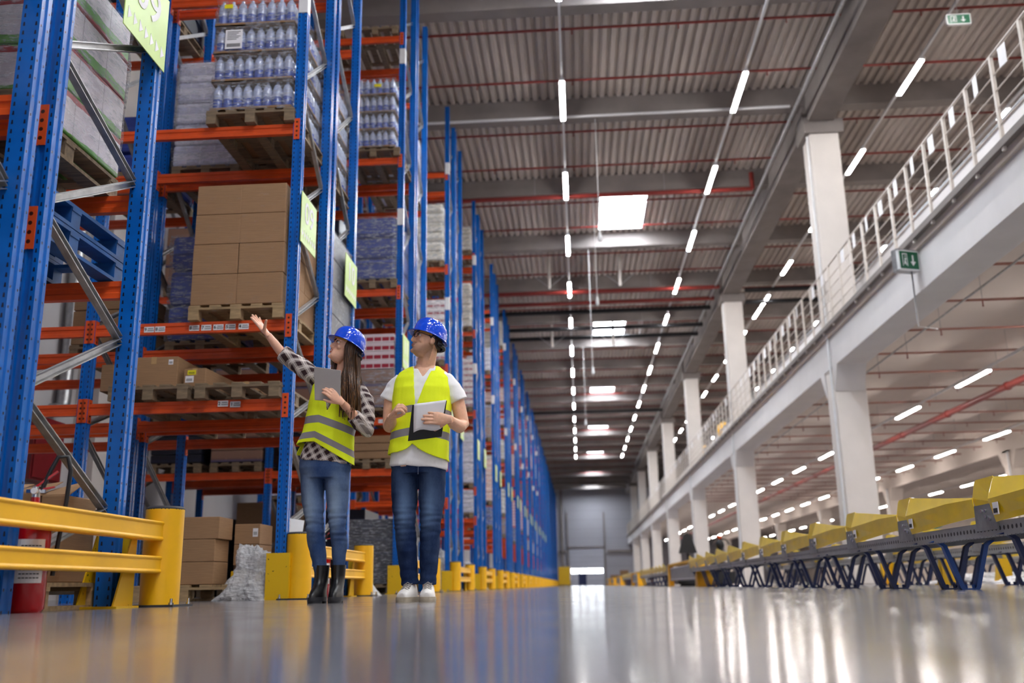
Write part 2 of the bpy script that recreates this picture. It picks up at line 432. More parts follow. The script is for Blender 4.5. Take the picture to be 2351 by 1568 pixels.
# ------------------------------------------------------------------ sprinkler and other pipes
spm = MB().tube((0, 0, 0), (0, 0, -.1), .012, 6).lathe([(.004, -.1), (.02, -.11), (.02, -.12), (.004, -.13)], 8).mesh('sprinkler_head', RED, 60)
HG = {}
def pipe(Y, Z, x0, x1, r, lab, mat=None, heads=3.0, group='red sprinkler pipes under the roof', cat='pipe'):
    t = put('service_pipe' if mat is DARKP else 'sprinkler_pipe', MB().tube((x0, 0, 0), (x1, 0, 0), r, 8).mesh('pipe', mat or RED, 60), None, (0, Y, Z))
    tag(t, lab, cat, group)
    if Z > 8:
        k = (round(CEIL - Z, 2))
        if k not in HG: HG[k] = MB().tube((0, 0, 0), (0, 0, CEIL - Z - .004), .006, 5).mesh('hanger', GALV)
        for q in (.2, .5, .8): put('hanger', HG[k], t, (x0 + (x1 - x0) * q, 0, 0))
    if heads:
        x = x0 + .8
        while x < x1: put('sprinkler_head', spm, t, (x, 0, 0)); x += heads
    return t
pn_ = 0
for k in range(-1, 20):
    for dy in (.85, 2.95):
        y = 16.95 + 4.7 * k + dy
        if y > 100: continue
        pipe(y, 11.32, XL + .2, 5.7, .028, 'thin red sprinkler pipe below the aisle roof, %s of the roof bay pairs' % (ORD[pn_ // 2] + (' nearer' if pn_ % 2 else ' farther')), heads=2.2)
        if k < 12: pipe(y, 11.32, 6.5, XR - .3, .028, 'thin red sprinkler pipe above the mezzanine, %s of the roof bay pairs' % (ORD[pn_ // 2] + (' nearer' if pn_ % 2 else ' farther')), heads=2.2, group='red sprinkler pipes above the mezzanine')
        pn_ += 1
t = pipe(26.0, 11.02, XL + .2, 5.3, .07, 'thick red main pipe under the roof just before the bright skylight', heads=0)
put('riser', MB().tube((5.3, 0, 0), (5.3, 0, .5), .07, 8).mesh('riser', RED, 60), t)
for i, y in enumerate((35.0, 36.5)): pipe(y, 10.9, XL + .2, 5.6, .08, '%s thick red main pipe crossing behind the bright skylight' % ('nearer' if i == 0 else 'farther'), heads=0)
for i, y in enumerate((37.6, 40.2, 41.8, 61.0)): pipe(y, 10.85, XL + .2, 5.6, .09, 'dark service pipe crossing below the roof, %s from the camera' % ORD[i], DARKP, 0, 'dark pipes under the roof')
for i, y in enumerate((35.4, 37.0)): pipe(y, 10.85, 6.6, XR - .3, .09, 'dark service pipe above the mezzanine, %s one' % ('nearer' if i == 0 else 'farther'), DARKP, 0, 'dark pipes above the mezzanine')
HANG = MB().tube((0, 0, .02), (0, 0, .452), .006, 5).mesh('hanger', GALV)
for k in range(24):
    y = 13.0 + 2.06 * k
    t = pipe(y, 4.95, 6.6, 15.5, .024, 'thin red sprinkler pipe under the mezzanine, %s from the camera' % ORD[k], heads=2.6, group='red sprinkler pipes under the mezzanine', mat=MPIPE)
    for x in (7.4, 10.2, 13.0): put('hanger', HANG, t, (x, 0, 0))
t = put('sprinkler_main', MB().tube((10.7, 6, 4.68), (10.7, YF - 4, 4.68), .085, 12).mesh('main', MAINP, 60)); tag(t, 'thick red sprinkler main running lengthwise under the mezzanine', 'pipe')
cl = MB().tube((10.7, 0, 4.68), (10.7, .08, 4.68), .11, 12).mesh('clamp', MAINP, 60)
for k in range(14): put('pipe_clamp', cl, t, (0, 8 + 4 * k, 0))
t = put('conduit', MB().tube((7.0, 8, 4.9), (7.0, 60, 4.9), .02, 8).mesh('conduit', GALV, 60)); tag(t, 'thin dark conduit running lengthwise beside the mezzanine edge beam', 'conduit')
t = put('conduit', MB().tube((5.45, 4, 10.95), (5.45, 90, 10.95), .045, 8).mesh('conduit', GALV, 60)); tag(t, 'grey steel conduit running lengthwise beside the big roof girder', 'conduit')
t = put('wall_downpipe', MB().path([(XL + .12, 13.0, 11), (XL + .12, 13.0, 2.75), (XL + .14, 12.9, 2.6), (XL + .2, 12.6, 2.55)], .1, 10).mesh('downpipe', GALV, 60)); tag(t, 'grey round downpipe on the left wall beside the red cabinet', 'pipe')
t = thing('hydrant_cabinet', 'dark red hydrant cabinet fixed to the left wall', 'cabinet', (XL + .012, 12.1, 1.55))
put('body', MB().box(0, .25, 0, .75, 0, .85).mesh('body', plain('cabinet_red', '74141A', .4)), t); put('door', MB().box(.25, .27, .03, .72, .03, .82).mesh('door', plain('cabinet_red', '74141A', .4)), t)
# cross conduit tray with clip
t = put('cable_tube', MB().tube((XL + 2, 21.35, 11.15), (5.4, 21.35, 11.15), .035, 8).mesh('tube', WPLAST, 60)); tag(t, 'long pale tube under the near roof beam', 'conduit')
# ceiling pull cords
for i, (x, y, z0) in enumerate(((.735, 21.6, 8.0), (.745, 26.3, 7.8), (.64, 31.0, 6.8), (.5, 45, 7.4))):
    t = thing('pull_cord', 'thin white cord hanging from the roof with a white handle, %s from camera' % ORD[i], 'cord', (x, y, z0), 0, 'pull cords over the aisle')
    put('cord', MB().tube((0, 0, .25), (0, 0, 11.2 - z0), .007, 6).mesh('cord', WPLAST), t)
    put('handle', MB().lathe([(.01, .28), (.03, .2), (.055, .05), (.04, 0), (.01, -.02)], 10).mesh('handle', WPLAST, 60), t)
for i, (x, y) in enumerate(((-.75, 32.5), (1.75, 32.5), (-.9, 41.2), (1.8, 41.2))):
    t = thing('roof_strut', 'pale vertical steel strut with thin wires under the roof, %s of four' % ORD[i], 'strut', (x, y, 10.3), 0, 'struts under the roof')
    put('post', MB().tube((0, 0, 0), (0, 0, 1.39), .05, 10).mesh('post', RAILW, 60), t)
    put('wire', MB().tube((0, 0, .02), (-1.6, 0, 1.36), .012, 6).tube((0, 0, .02), (1.6, 0, 1.36), .012, 6).mesh('wire', GALV), t)
# exit signs
def exit_sign(loc, w, h, rz, lab, arrow='down'):
    t = thing('exit_sign', lab, 'sign', loc, rz)
    put('panel', MB().box(-w / 2, w / 2, 0, .05, 0, h).mesh('panel', EXITG), t)
    put('frame', MB().box(-w / 2 - .02, w / 2 + .02, .001, .06, -.02, 0).box(-w / 2 - .02, w / 2 + .02, .001, .06, h, h + .02).box(-w / 2 - .02, -w / 2, .001, .06, -.02, h + .02).box(w / 2, w / 2 + .02, .001, .06, -.02, h + .02).mesh('frame', WPLAST), t)
    m = MB().box(w * .2 - .012, w * .2 + .012, -.004, 0, h * .3, h * .8)
    m.prism([(w * .2 - .05, h * .42), (w * .2 + .05, h * .42), (w * .2, h * .18)], lambda u, v: (u, -.004, v), lambda u, v: (u, 0, v))
    put('arrow', m.mesh('arrow', WHITEP), t)
    m = MB().box(-w * .36, -w * .34, -.004, 0, h * .15, h * .85).box(-w * .36, -w * .1, -.004, 0, h * .82, h * .87).box(-w * .12, -w * .1, -.004, 0, h * .15, h * .85)
    m.path([(-w * .27, -.003, h * .25), (-w * .23, -.003, h * .45), (-w * .21, -.003, h * .62)], .008, 6)
    m.path([(-w * .23, -.003, h * .45), (-w * .19, -.003, h * .3), (-w * .17, -.003, h * .2)], .007, 6)
    m.path([(-w * .21, -.003, h * .6), (-w * .17, -.003, h * .52)], .006, 6)
    m.ell((-w * .20, -.003, h * .72), (.012, .002, .014), 8, 6)
    put('pictogram', m.mesh('pictogram', WHITEP), t); return t
t = exit_sign((7.62, 16.9, 10.42), .42, .19, 0, 'green exit sign with white arrow hanging under the roof above the mezzanine')
put('hanger', MB().tube((0, .03, .2), (0, .03, 1.25), .006, 6).mesh('hanger', GALV), t)
t = exit_sign((5.60, 15.45, 5.05), .36, .3, R(20), 'green exit sign box mounted on the mezzanine edge')
put('housing', MB().box(-.18, .2, .06, .2, -.02, .36).mesh('housing', GALV), t)
put('cable_pipe', MB().path([(.12, .12, 0), (.12, .12, -.95), (.5, .12, -.97)], .015, 6).mesh('cable', GALV), t)

# ------------------------------------------------------------------ pallet racking
def upright_mesh(h):
    P = [(-.05, -.045), (-.018, -.045), (-.012, -.033), (.012, -.033), (.018, -.045), (.05, -.045), (.05, -.012), (.042, -.004), (.042, .012), (.05, .02), (.05, .045), (-.05, .045), (-.05, .02), (-.042, .012), (-.042, -.004), (-.05, -.012)]
    return MB().loft([[(u, v, 0) for u, v in P], [(u, v, h) for u, v in P]]).mesh('upright', BLUE)
RH = 10.85
UP = upright_mesh(RH)
def beam_mesh(L):
    P = [(-.025, -.055), (.025, -.055), (.025, .055), (-.025, .055), (-.025, .022), (-.016, .014), (-.016, -.014), (-.025, -.022)]
    return MB().loft([[(0, u, v) for u, v in P], [(L, u, v) for u, v in P]]).mesh('beam', ORANGE)
n = N('connector_paint'); x, y, z = n.xyz(n.obj())
hol = n.math('LESS_THAN', n.math('ADD', n.math('POWER', n.math('SUBTRACT', n.math('FRACT', n.math('MULTIPLY_ADD', z, 18., .5)), .5), 2.), n.math('POWER', n.math('MULTIPLY', n.math('ABSOLUTE', y), 18.), 2.)), .06)
n.set(n.mix(hol, lin('D8501C'), lin('2a0d06')), .35); CONM = n.m
n = N('connector_front_paint'); x, y, z = n.xyz(n.obj())
hol = n.math('LESS_THAN', n.math('ADD', n.math('POWER', n.math('SUBTRACT', n.math('FRACT', n.math('MULTIPLY_ADD', z, 20., .3)), .5), 2.), n.math('POWER', n.math('MULTIPLY', n.math('SUBTRACT', x, .008), 20.), 2.)), .05)
n.set(n.mix(hol, lin('D8501C'), lin('3a1208')), .35); CONM2 = n.m
CONN = MB().box(-.004, .004, -.03, .03, -.13, .10).mesh('beam_connector', CONM)
CONF = MB().box(-.022, .038, -.033, -.028, -.13, .10).mesh('beam_connector', CONM2)
XF = [-2.71, -4.70, -6.69]
BL = 1.99 - .1
BM = beam_mesh(BL)
LEV = [1.79, 2.57, 4.64, 6.90, 9.15]
PITCH = 5.62
ROWY = [3.16 + PITCH * k for k in range(0, 21)]
FRONTN = ([.62, 1.63, 2.63, 3.78, 5.19, 6.6, 8.0, 9.4], [.92, 2.03, 3.15, 4.42, 5.97, 7.3, 8.7, 10.1])
ROWW = ['nearest', 'second', 'third', 'fourth', 'fifth', 'sixth', 'seventh', 'eighth', 'ninth', 'tenth'] + ORD[10:]
BRC = {}
def brace(parent, yn, yf, za, zb, x=0):
    k = (round(yf - yn, 2), round(za, 2), round(zb, 2))
    if k not in BRC:
        d = yf - yn
        m = MB(); p = Vector((0, .03, za)); q = Vector((0, d - .03, zb))
        m.bar(p, q, .012, .045, (0, 0, 1)); m.bar(p + Vector((.02, 0, .02)), q + Vector((.02, 0, .02)), .03, .006); m.bar(p + Vector((.02, 0, -.02)), q + Vector((.02, 0, -.02)), .03, .006)
        BRC[k] = m.mesh('brace', GALV)
    put('brace', BRC[k], parent, (x, yn, 0))
RACK = []
NPL = MB().box(-.045, .052, -.006, .09, -.14, .14).mesh('notice_plate', WPLAST)
gm = MB()   # upright protector: front plate and two triangular side fins
gm.box(-.105, .105, -.012, 0, 0, .41)
for s in (-1, 1):
    gm.loft([[(s * .105 - .005, a, b) for a, b in ((0, 0), (.24, 0), (.06, .41), (0, .41))], [(s * .105 + .005, a, b) for a, b in ((0, 0), (.24, 0), (.06, .41), (0, .41))]])
gm.box(-.14, .14, -.02, .26, 0, .012)
PROT = gm.mesh('upright_protector', YELS)
boltm = MB().lathe([(.016, 0), (.016, .012), (.009, .013), (.009, .035), (.002, .036)], 8).mesh('bolt', CHROME, 50)
for k, y0 in enumerate(ROWY):
    yl = [y0, y0 + 1.05, y0 + 1.27, y0 + 2.34]
    lev = LEV if k else [1.90, 2.47, 4.7, 6.9, 9.15]
    nm = 'blue and orange double pallet rack, %s row from the camera' % ROWW[k]
    rk = thing('pallet_rack', nm, 'rack', (0, y0, 0), 0, 'rows of blue and orange pallet racking'); RACK.append(rk)
    nb = 3 if k < 8 else 2
    for fi in range(nb):
        X = XF[fi]
        for j, yy in enumerate(yl):
            put('upright', UP, rk, (X, yy - y0, 0), (0, 0, 0 if j % 2 == 0 else math.pi))
        if fi == 0 or k < 4:
            for (a, b) in ((0, 1), (2, 3)):
                na, nf = FRONTN
                if k == 0 and a == 2: na, nf = [.19, 1.07, 2.06, 2.98, 4.0, 5.0], [.55, 1.57, 2.6, 3.55, 4.5, 5.5]
                for i in range(len(na)):
                    brace(rk, yl[a] - y0, yl[b] - y0, na[i], nf[i], X - .05)
                    if i + 1 < len(na): brace(rk, yl[a] - y0, yl[b] - y0, na[i + 1], nf[i], X - .05)
    for li, z in enumerate(lev):
        for j, yy in enumerate(yl):
            yo = yy - y0 + (.0 if j % 2 == 0 else 0)
            for b in range(nb - 1):
                bo = put('beam', BM, rk, (XF[b] - .05 - BL, yo - .0, z), (0, 0, 0))
                if k < 5:
                    put('beam_connector', CONN, bo, (BL + .004, 0, 0)); put('beam_connector', CONN, bo, (.004, 0, 0))
                    if j % 2 == 0:
                        put('beam_connector', CONF, bo, (BL + .03, -.018, 0)); put('beam_connector', CONF, bo, (-.035, -.018, 0))
    if 0 < k < 12:
        for zz in (9.3 - .25 * (k % 3), 5.9 + .2 * (k % 2)):
            put('notice_plate', NPL, rk, (-2.71, -.046, zz))
    # yellow protectors at the aisle corner, bolted to the floor
    for j, (yy, rz) in enumerate(((y0 - .10, 0), (y0 + 2.44, math.pi))):
        p = put('upright_protector', PROT, None, (-2.71, yy, 0), (0, 0, rz))
        tag(p, 'yellow steel upright protector at the %s corner of the %s rack row' % ('near' if j == 0 else 'far', ROWW[k]), 'guard', 'yellow upright protectors')
    # H guard: two bollards and two rails
    g = thing('barrier', 'yellow barrier of two round bollards and twin rails, %s rack row end' % ROWW[k], 'barrier', (-2.55, y0 + .02, 0), 0, 'yellow barriers at the rack ends')
    capm = MB().lathe([(.115, .575), (.115, .585), (.10, .597), (.01, .602)], 32)
    body = MB().lathe([(.115, .012), (.115, .578)], 40)
    L = 2.67
    BODY = body.mesh('bollard', YEL, 50); CAPM = capm.mesh('cap', RUBBER, 50)
    BASE = MB().box(-.15, .15, -.15, .15, 0, .012).mesh('base_plate', RUBBER)
    for yy in (0, L):
        b = put('bollard', BODY, g, (0, yy, 0)); put('cap', CAPM, b); put('base_plate', BASE, b)
        if k < 4:
            for sx in (-1, 1):
                for sy in (-1, 1): put('bolt', boltm, b, (sx * .13, sy * .13, .012))
    for z0, z1 in ((.385, .50), (.195, .295)):
        zc = (z0 + z1) / 2; hz = (z1 - z0) / 2
        P = [(-.04, -hz), (.04, -hz), (.048, -hz + .010), (.040, -hz + .024), (.040, hz - .024), (.048, hz - .010), (.04, hz), (-.04, hz)]
        m = MB().loft([[(u, .08, zc + v) for u, v in P], [(u, L - .08, zc + v) for u, v in P]])
        bev(put('rail', m.mesh('rail', YEL), g), .006)

# aisle number signs on the rack ends
def aisle_sign(txt, y0, y1, z0, z1, lab):
    t = thing('aisle_sign', lab, 'sign', (-2.64, (y0 + y1) / 2, (z0 + z1) / 2), 0, None)
    w = y1 - y0; h = z1 - z0
    put('panel', MB().box(-.006, 0, -w / 2, w / 2, -h / 2, h / 2).mesh('panel', SIGNG), t)
    o = put('digits', text_mesh(txt, h * .60, WHITEP, .001, h * .006), t, (.002, 0, h * .14), (R(90), 0, R(90)))
    o.scale = (w / h * 1.05, 1, 1)
    n_ = 7
    for i in range(n_):
        yy = -w / 2 + w * (.10 + .80 * i / (n_ - 1)) - w * .03
        m = MB().prism([(yy, -h * .38), (yy, -h * .22), (yy + w * .085, -h * .30)], lambda u, v: (.0005, u, v), lambda u, v: (.002, u, v))
        put('arrow', m.mesh('arrow', WHITEP), t)
for k in range(0, 14):
    y0 = ROWY[k]
    a = '%02d' % (9 + 2 * k - 2) if k == 0 else '%02d' % (7 + 2 * k)
    b = '%02d' % (8 + 2 * k)
    if k == 0: a, b = '08', '09'
    if k: aisle_sign(a, y0 - .04, y0 + .50, 3.42, 3.95, 'pale green aisle sign with white %s on the near upright, %s rack row' % (a, ROWW[k]))
    aisle_sign(b, y0 + 1.80, y0 + 2.38, 3.42, 3.95, 'pale green aisle sign with white %s on the far upright, %s rack row' % (b, ROWW[k]))

# printed location labels on the beams
def beam_label(X, Y, Z, digit, lab, par=None):
    t = thing('shelf_label', lab, 'label', (X, Y, Z), 0, 'location labels on the rack beams')
    put('card', MB().box(-.05, .05, -.001, 0, -.028, .028).mesh('card', WHITEP), t)
    put('digit', text_mesh(digit, .045, BLACK, .0005, .001), t, (-.035, -.0015, 0), (R(90), 0, 0))
    m = MB()
    x = -.015
    while x < .045: m.box(x, x + .003, -.0018, -.001, -.018, .0); x += .0065
    m.box(-.012, .042, -.0018, -.001, .008, .014)
    put('barcode', m.mesh('barcode', BLACK), t)
yb = ROWY[1] - .027
for X, d in ((-4.02, '1'), (-4.24, '2'), (-3.86, '3'), ): pass
for X, d, w_ in ((-4.11, '9', 'leftmost'), (-4.00, '8', 'second'), (-3.66, '8', 'third'), (-3.54, '7', 'fourth'), (-3.42, '6', 'fifth'), (-3.30, '5', 'sixth'), (-3.17, '4', 'seventh')):
    beam_label(X, yb, 2.565, d, 'white label %s, %s on the beam below the tall carton stack' % (d, w_))
for X, d, w_ in ((-4.26, '1', 'leftmost'), (-3.33, '2', 'middle'), (-3.21, '1', 'rightmost')):
    beam_label(X, yb, 1.80 if d != '2' else 1.81, d, 'white label %s, %s on the beam below the single cartons' % (d, w_))
yb = ROWY[2] - .027
for i, X in enumerate((-3.3, -3.13, -2.96)):
    beam_label(X, yb, 2.57, str(3 - i), 'white label on the lower third row beam beside the man, %s of three' % ORD[i])

# ------------------------------------------------------------------ goods on the racks
PALM = {}
def pallet(x, y, z, lab, mat=None, w=.8, d=1.2, rz=0, group='wooden pallets on the racks', fine=True):
    mat = mat or WOOD; k = (mat.name, w, d)
    if k not in PALM:
        PALM[k] = dict(deck_board=[MB().box(-.055, .055, -d / 2, d / 2, .122, .144).mesh('deck_board', mat)] * 5,
                       stringer_board=[MB().box(-w / 2, w / 2, -.05, .05, .10, .122).mesh('stringer_board', mat)] * 3,
                       block=[MB().box(-.05, .05, -.05, .05, .022, .10).mesh('block', mat)] * 9,
                       bottom_board=[MB().box(-.05, .05, -d / 2, d / 2, 0, .022).mesh('bottom_board', mat)] * 3)
    xs5 = [-w / 2 + .06 + i * (w - .12) / 4 for i in range(5)]; xs3 = [-w / 2 + .055, 0, w / 2 - .055]; ys3 = [-d / 2 + .05, 0, d / 2 - .05]
    pos = dict(deck_board=[(u, 0) for u in xs5], stringer_board=[(0, v) for v in ys3], block=[(u, v) for u in xs3 for v in ys3], bottom_board=[(u, 0) for u in xs3])
    if fine:
        t = thing('wooden_pallet', lab, 'pallet', (x, y, z), rz, group)
        for nm, ms in PALM[k].items():
            for m, p in zip(ms, pos[nm]): put(nm, m, t, (p[0], p[1], 0))
        return t
    kk = k + (1,)
    if kk not in PALM:
        mb = MB()
        for nm, ms in PALM[k].items():
            for m, p in zip(ms, pos[nm]):
                b = len(mb.v); mb.v += [(v.co.x + p[0], v.co.y + p[1], v.co.z) for v in m.vertices]
                mb.f += [tuple(b + q for q in f.vertices) for f in m.polygons]; mb.mi += [0] * len(m.polygons)
        PALM[kk] = mb.mesh('wooden_pallet', mat)
    t = put('wooden_pallet', PALM[kk], None, (x, y, z), (0, 0, rz)); return tag(t, lab, 'pallet', group)
def carton(x0, x1, y0, y1, z0, z1, lab, mat=None, tape=True, group=None, rz=0, label=None, bw=.006):
    cx, cy = (x0 + x1) / 2, (y0 + y1) / 2; a, b, h = (x1 - x0) / 2, (y1 - y0) / 2, z1 - z0
    t = thing('cardboard_box', lab, 'box', (cx, cy, z0), rz, group)
    bev(put('body', MB().box(-a, a, -b, b, 0, h).mesh('body', mat or CARD), t), bw)
    if tape:
        put('tape', MB().box(-.025, .025, -b - .0015, b + .0015, h - .002, h + .0015).box(-.025, .025, -b - .0015, -b, h - .07, h).box(-.025, .025, b, b + .0015, h - .07, h).mesh('tape', TAPE), t)
    if label:
        for (u, v, w_, h_, col) in label:
            put('sticker', MB().box(u - w_ / 2, u + w_ / 2, -b - .002, -b, v - h_ / 2, v + h_ / 2).mesh('sticker', col), t)
            m = MB(); q = u - w_ * .35
            while q < u + w_ * .35: m.box(q, q + w_ * .04, -b - .003, -b - .002, v - h_ * .3, v + h_ * .1); q += w_ * .09
            put('barcode', m.mesh('barcode', BLACK), t)
    return t
def wrap(name, x0, x1, y0, y1, z0, z1, lab, mat=None, seed=0, seg=.06):
    nx, ny, nz = [max(3, int((b - a) / seg)) for a, b in ((x0, x1), (y0, y1), (z0, z1))]
    per = [(x0 + (x1 - x0) * i / nx, y0) for i in range(nx)] + [(x1, y0 + (y1 - y0) * i / ny) for i in range(ny)] + [(x1 - (x1 - x0) * i / nx, y1) for i in range(nx)] + [(x0, y1 - (y1 - y0) * i / ny) for i in range(ny)]
    cx, cy = (x0 + x1) / 2, (y0 + y1) / 2
    rings = []
    for j in range(nz + 1):
        z = z0 + (z1 - z0) * j / nz; r = []
        for (u, v) in per:
            d = noise.noise(Vector((u * 7 + seed, v * 7, z * 5))) * .012
            r.append((u - cx + (u - cx) / ((x1 - x0) / 2) * d + (.008 if u > cx else -.008), v - cy + (v - cy) / ((y1 - y0) / 2) * d + (.008 if v > cy else -.008), z - z0))
        rings.append(r)
    m = MB(); m.loft(rings, cap=False)
    me = m.mesh('wrap', mat or FILM, 0); me.shade_smooth()
    o = put('stretch_wrap', me, None, (cx, cy, z0)); tag(o, lab, 'wrap'); return o

YL = plain('yellow_sticker', 'E8DC20', .4, var=.03)
# --- second row, middle level: tall stack of eight-face cartons
P2 = ROWY[1]
pallet(-3.235, P2 + .50, 2.625, 'pale wooden pallet under the tall wrapped carton stack', w=.94)
rnames = ['bottom', 'second', 'third', 'top']
for j in range(4):
    for i in range(2):
        for d in range(3):
            x0 = -3.69 + i * .455; y0 = P2 - .09 + d * .38
            jit = random.uniform(-.006, .006)
            carton(x0 + jit, x0 + .452 + jit, y0, y0 + .375, 2.775 + j * .312, 2.775 + j * .312 + .309,
                   'brown carton in the tall wrapped stack, %s layer, %s, %s' % (rnames[j], 'left' if i == 0 else 'right', ('front face', 'middle', 'back')[d]), tape=False, group='cartons of the tall wrapped stack')
wrap('w', -3.70, -2.775, P2 - .10, P2 + 1.06, 2.70, 3.93, 'shiny clear stretch film around the tall brown carton stack', film('thin_film', (.9, .9, .95, 1), -.28, .08), 3)
# dark loads behind it on the same level
# --- bottle loads
bot = MB().lathe([(.046, 0), (.051, .01), (.051, .09), (.047, .11), (.051, .13), (.050, .215), (.036, .262), (.018, .285), (.016, .308)], 14).mesh('bottle', BOTT, 50)
def tray_mesh(w, d): return MB().box(-w / 2, w / 2, -d / 2, d / 2, 0, .012).box(-w / 2, w / 2, -d / 2, -d / 2 + .006, 0, .035).box(w / 2 - .006, w / 2, -d / 2, d / 2, 0, .035).mesh('tray', CARDD)
def bottles(x0, y0, z0, lab, nx=8, ny=11, layers=4, ind=True, lh=.325, pw=.104):
    w = nx * pw; d = ny * pw
    t = thing('water_bottle_load', lab, 'bottles', (x0 + w / 2, y0 + d / 2, z0), 0, 'pallet loads of bottled water')
    for L in range(layers):
        z = L * lh
        put('tray', tray_mesh(w + .02, d + .02), t, (0, 0, z)); rest = MB(); rv = bot
        for i in range(nx):
            for j in range(ny):
                if not (i in (0, nx - 1) or j in (0, ny - 1)): continue
                p = (-w / 2 + (i + .5) * pw, -d / 2 + (j + .5) * pw, z + .012)
                if ind and (j == 0 or (i == nx - 1 and j < 9)): put('bottle', bot, t, p, (0, 0, random.random() * 6))
                else:
                    b = len(rest.v); rest.v += [(v.co.x + p[0], v.co.y + p[1], v.co.z + p[2]) for v in bot.vertices]
                    rest.f += [tuple(b + q for q in f.vertices) for f in bot.polygons]; rest.mi += [0] * len(bot.polygons)
        o = put('inner_bottles', rest.mesh('bottles', BOTT, 50), t); o['kind'] = 'stuff'
        put('pack_core', MB().box(-w / 2 + pw, w / 2 - pw, -d / 2 + pw, d / 2 - pw, z + .015, z + .24).mesh('core', CORE), t)
    f = MB(); a, b = w / 2 + .012, d / 2 + .012
    nz = layers * 4; rings = []
    for j in range(nz + 1):
        ph = (j % 4) / 4; z = j * lh / 4
        s = .0 if ph < .6 else -.02
        per = []
        for (ux, uy, vx, vy) in ((-a, -b, a, -b), (a, -b, a, b), (a, b, -a, b), (-a, b, -a, -b)):
            for q in range(12):
                u = ux + (vx - ux) * q / 12; v = uy + (vy - uy) * q / 12
                dd = noise.noise(Vector((u * 9, v * 9, z * 8 + x0))) * .014 + s
                per.append((u * (1 + dd / a), v * (1 + dd / b), z))
        rings.append(per)
    f.loft(rings, cap=False); me = f.mesh('film', FILM, 0); me.shade_smooth()
    put('film', me, t)
    return t
pallet(-3.20, P2 + .50, 4.70, 'dark wooden pallet under the nearest bottled water load', WOODD, w=.92)
t = bottles(-3.625, P2 - .07, 4.85, 'clear plastic water bottles in four layers, nearest load, high beside the carton stack')
put('sticker', MB().box(-.33, -.24, -.595, -.59, 1.18, 1.225).mesh('sticker', YL), t)
t2 = put('label_sheet', MB().box(-.30, -.12, -.595, -.59, .70, .92).mesh('sheet', WHITEP), t)
m = MB()
for q in range(6): m.box(-.28, -.14 - .02 * (q % 3), -.597, -.595, .895 - q * .018, .900 - q * .018)
for q in range(18): m.box(-.28 + q * .008, -.276 + q * .008, -.597, -.595, .72, .76)
put('print', m.mesh('print', BLACK), t2)
pallet(-3.20, P2 + 1.80, 4.70, 'dark wooden pallet of the water load behind the nearest one', WOODD, w=.92)
bottles(-3.625, P2 + 1.22, 4.85, 'wrapped water bottle load just behind the nearest one in the second rack row', ind=False)
P3 = ROWY[2]
pallet(-3.17, P3 + .50, 6.96, 'dark wooden pallet under the water load high in the third rack row', WOODD, w=.9)
t = bottles(-3.56, P3 - .10, 7.11, 'clear water bottle load high up in the third rack row', nx=7, pw=.107, ny=10, lh=.315)
put('sticker', MB().box(.02, .14, -.545, -.54, 1.10, 1.155).mesh('sticker', YL), t)

# --- generic palletised loads
def goods(x, y, z, w, d, h, lab, kind, group='wrapped pallet loads on the racks', pal=WOODD, wrapm=True, ph=.15):
    ws = ('pallet under the ' + lab.replace('pallet load', 'load').replace('dark blue wrapped', 'dark blue').replace(',', '')).split()
    pallet(x, y, z, ' '.join(w_ for w_ in ws if len(ws) <= 16 or w_ not in ('the', 'side', 'nearest')), pal, fine=(y < 16))
    t = thing('goods_stack', lab, 'goods', (x, y, z + ph), 0, group)
    spec = GK[kind]; nl = spec['n']; lh = h / nl
    for L in range(nl):
        a, b = w / 2, d / 2
        if spec.get('round'): a -= .03 * (L % 2)
        o = put('layer', MB().box(-a, a, -b, b, L * lh + .004, (L + 1) * lh - .004).mesh('layer', spec['m'][L % len(spec['m'])]), t)
        bev(o, spec.get('bev', .01), 2)
        for s in range(1, spec.get('split', 2)):
            pass
    if wrapm:
        f = MB(); a, b = w / 2 + .012, d / 2 + .012; rings = []
        for j in range(nl * 3 + 1):
            zz = h * j / (nl * 3); per = []
            for (ux, uy, vx, vy) in ((-a, -b, a, -b), (a, -b, a, b), (a, b, -a, b), (-a, b, -a, -b)):
                for q in range(8):
                    u = ux + (vx - ux) * q / 8; v = uy + (vy - uy) * q / 8
                    dd = noise.noise(Vector((u * 9, v * 9 + x, zz * 8 + y))) * .016
                    per.append((u * (1 + dd / a), v * (1 + dd / b), zz))
            rings.append(per)
        f.loft(rings, cap=False); me = f.mesh('film', FILM, 0); me.shade_smooth(); put('film', me, t)
    return t
def pack_mat(name, base, alt, cap, sx=9, sz=8, frac=.5):
    n = N(name); x, y, z = n.xyz(n.obj()); 
    u = n.math('FRACT', n.math('MULTIPLY', n.math('ADD', x, y), sx)); v = n.math('FRACT', n.math('MULTIPLY', z, sz))
    a = n.math('MULTIPLY', n.math('LESS_THAN', v, frac), n.math('GREATER_THAN', u, .12))
    g = n.mix(a, lin(base), lin(alt)); b = n.math('MULTIPLY', n.math('LESS_THAN', v, .12), .8)
    n.set(n.mix(b, g, lin(cap)), .35); n.bump(u, .3, .01); MT[name] = n.m; return n.m
CANS = pack_mat('red_white_cans', 'D9C9CE', '9E2438', 'F2EEF0', 8, 7, .55)
CRATE = pack_mat('blue_crates', '2A3E8C', '33499C', '1E2C66', 5, 4, .3)
DRINK = pack_mat('white_red_packs', 'EDE6E6', 'A84450', 'D8CCCC', 7, 6, .4)
BEIGE = pack_mat('beige_bags', 'DAD4C4', 'E8E4DA', 'A8A08C', 3, 6, .7)
WHITEB = pack_mat('white_packs', 'DEDDE6', 'C8C8DA', 'B8B8CC', 6, 6, .5)
SALM = pack_mat('salmon_packs', 'E2B8A8', 'EED8D0', 'C88878', 6, 6, .5)
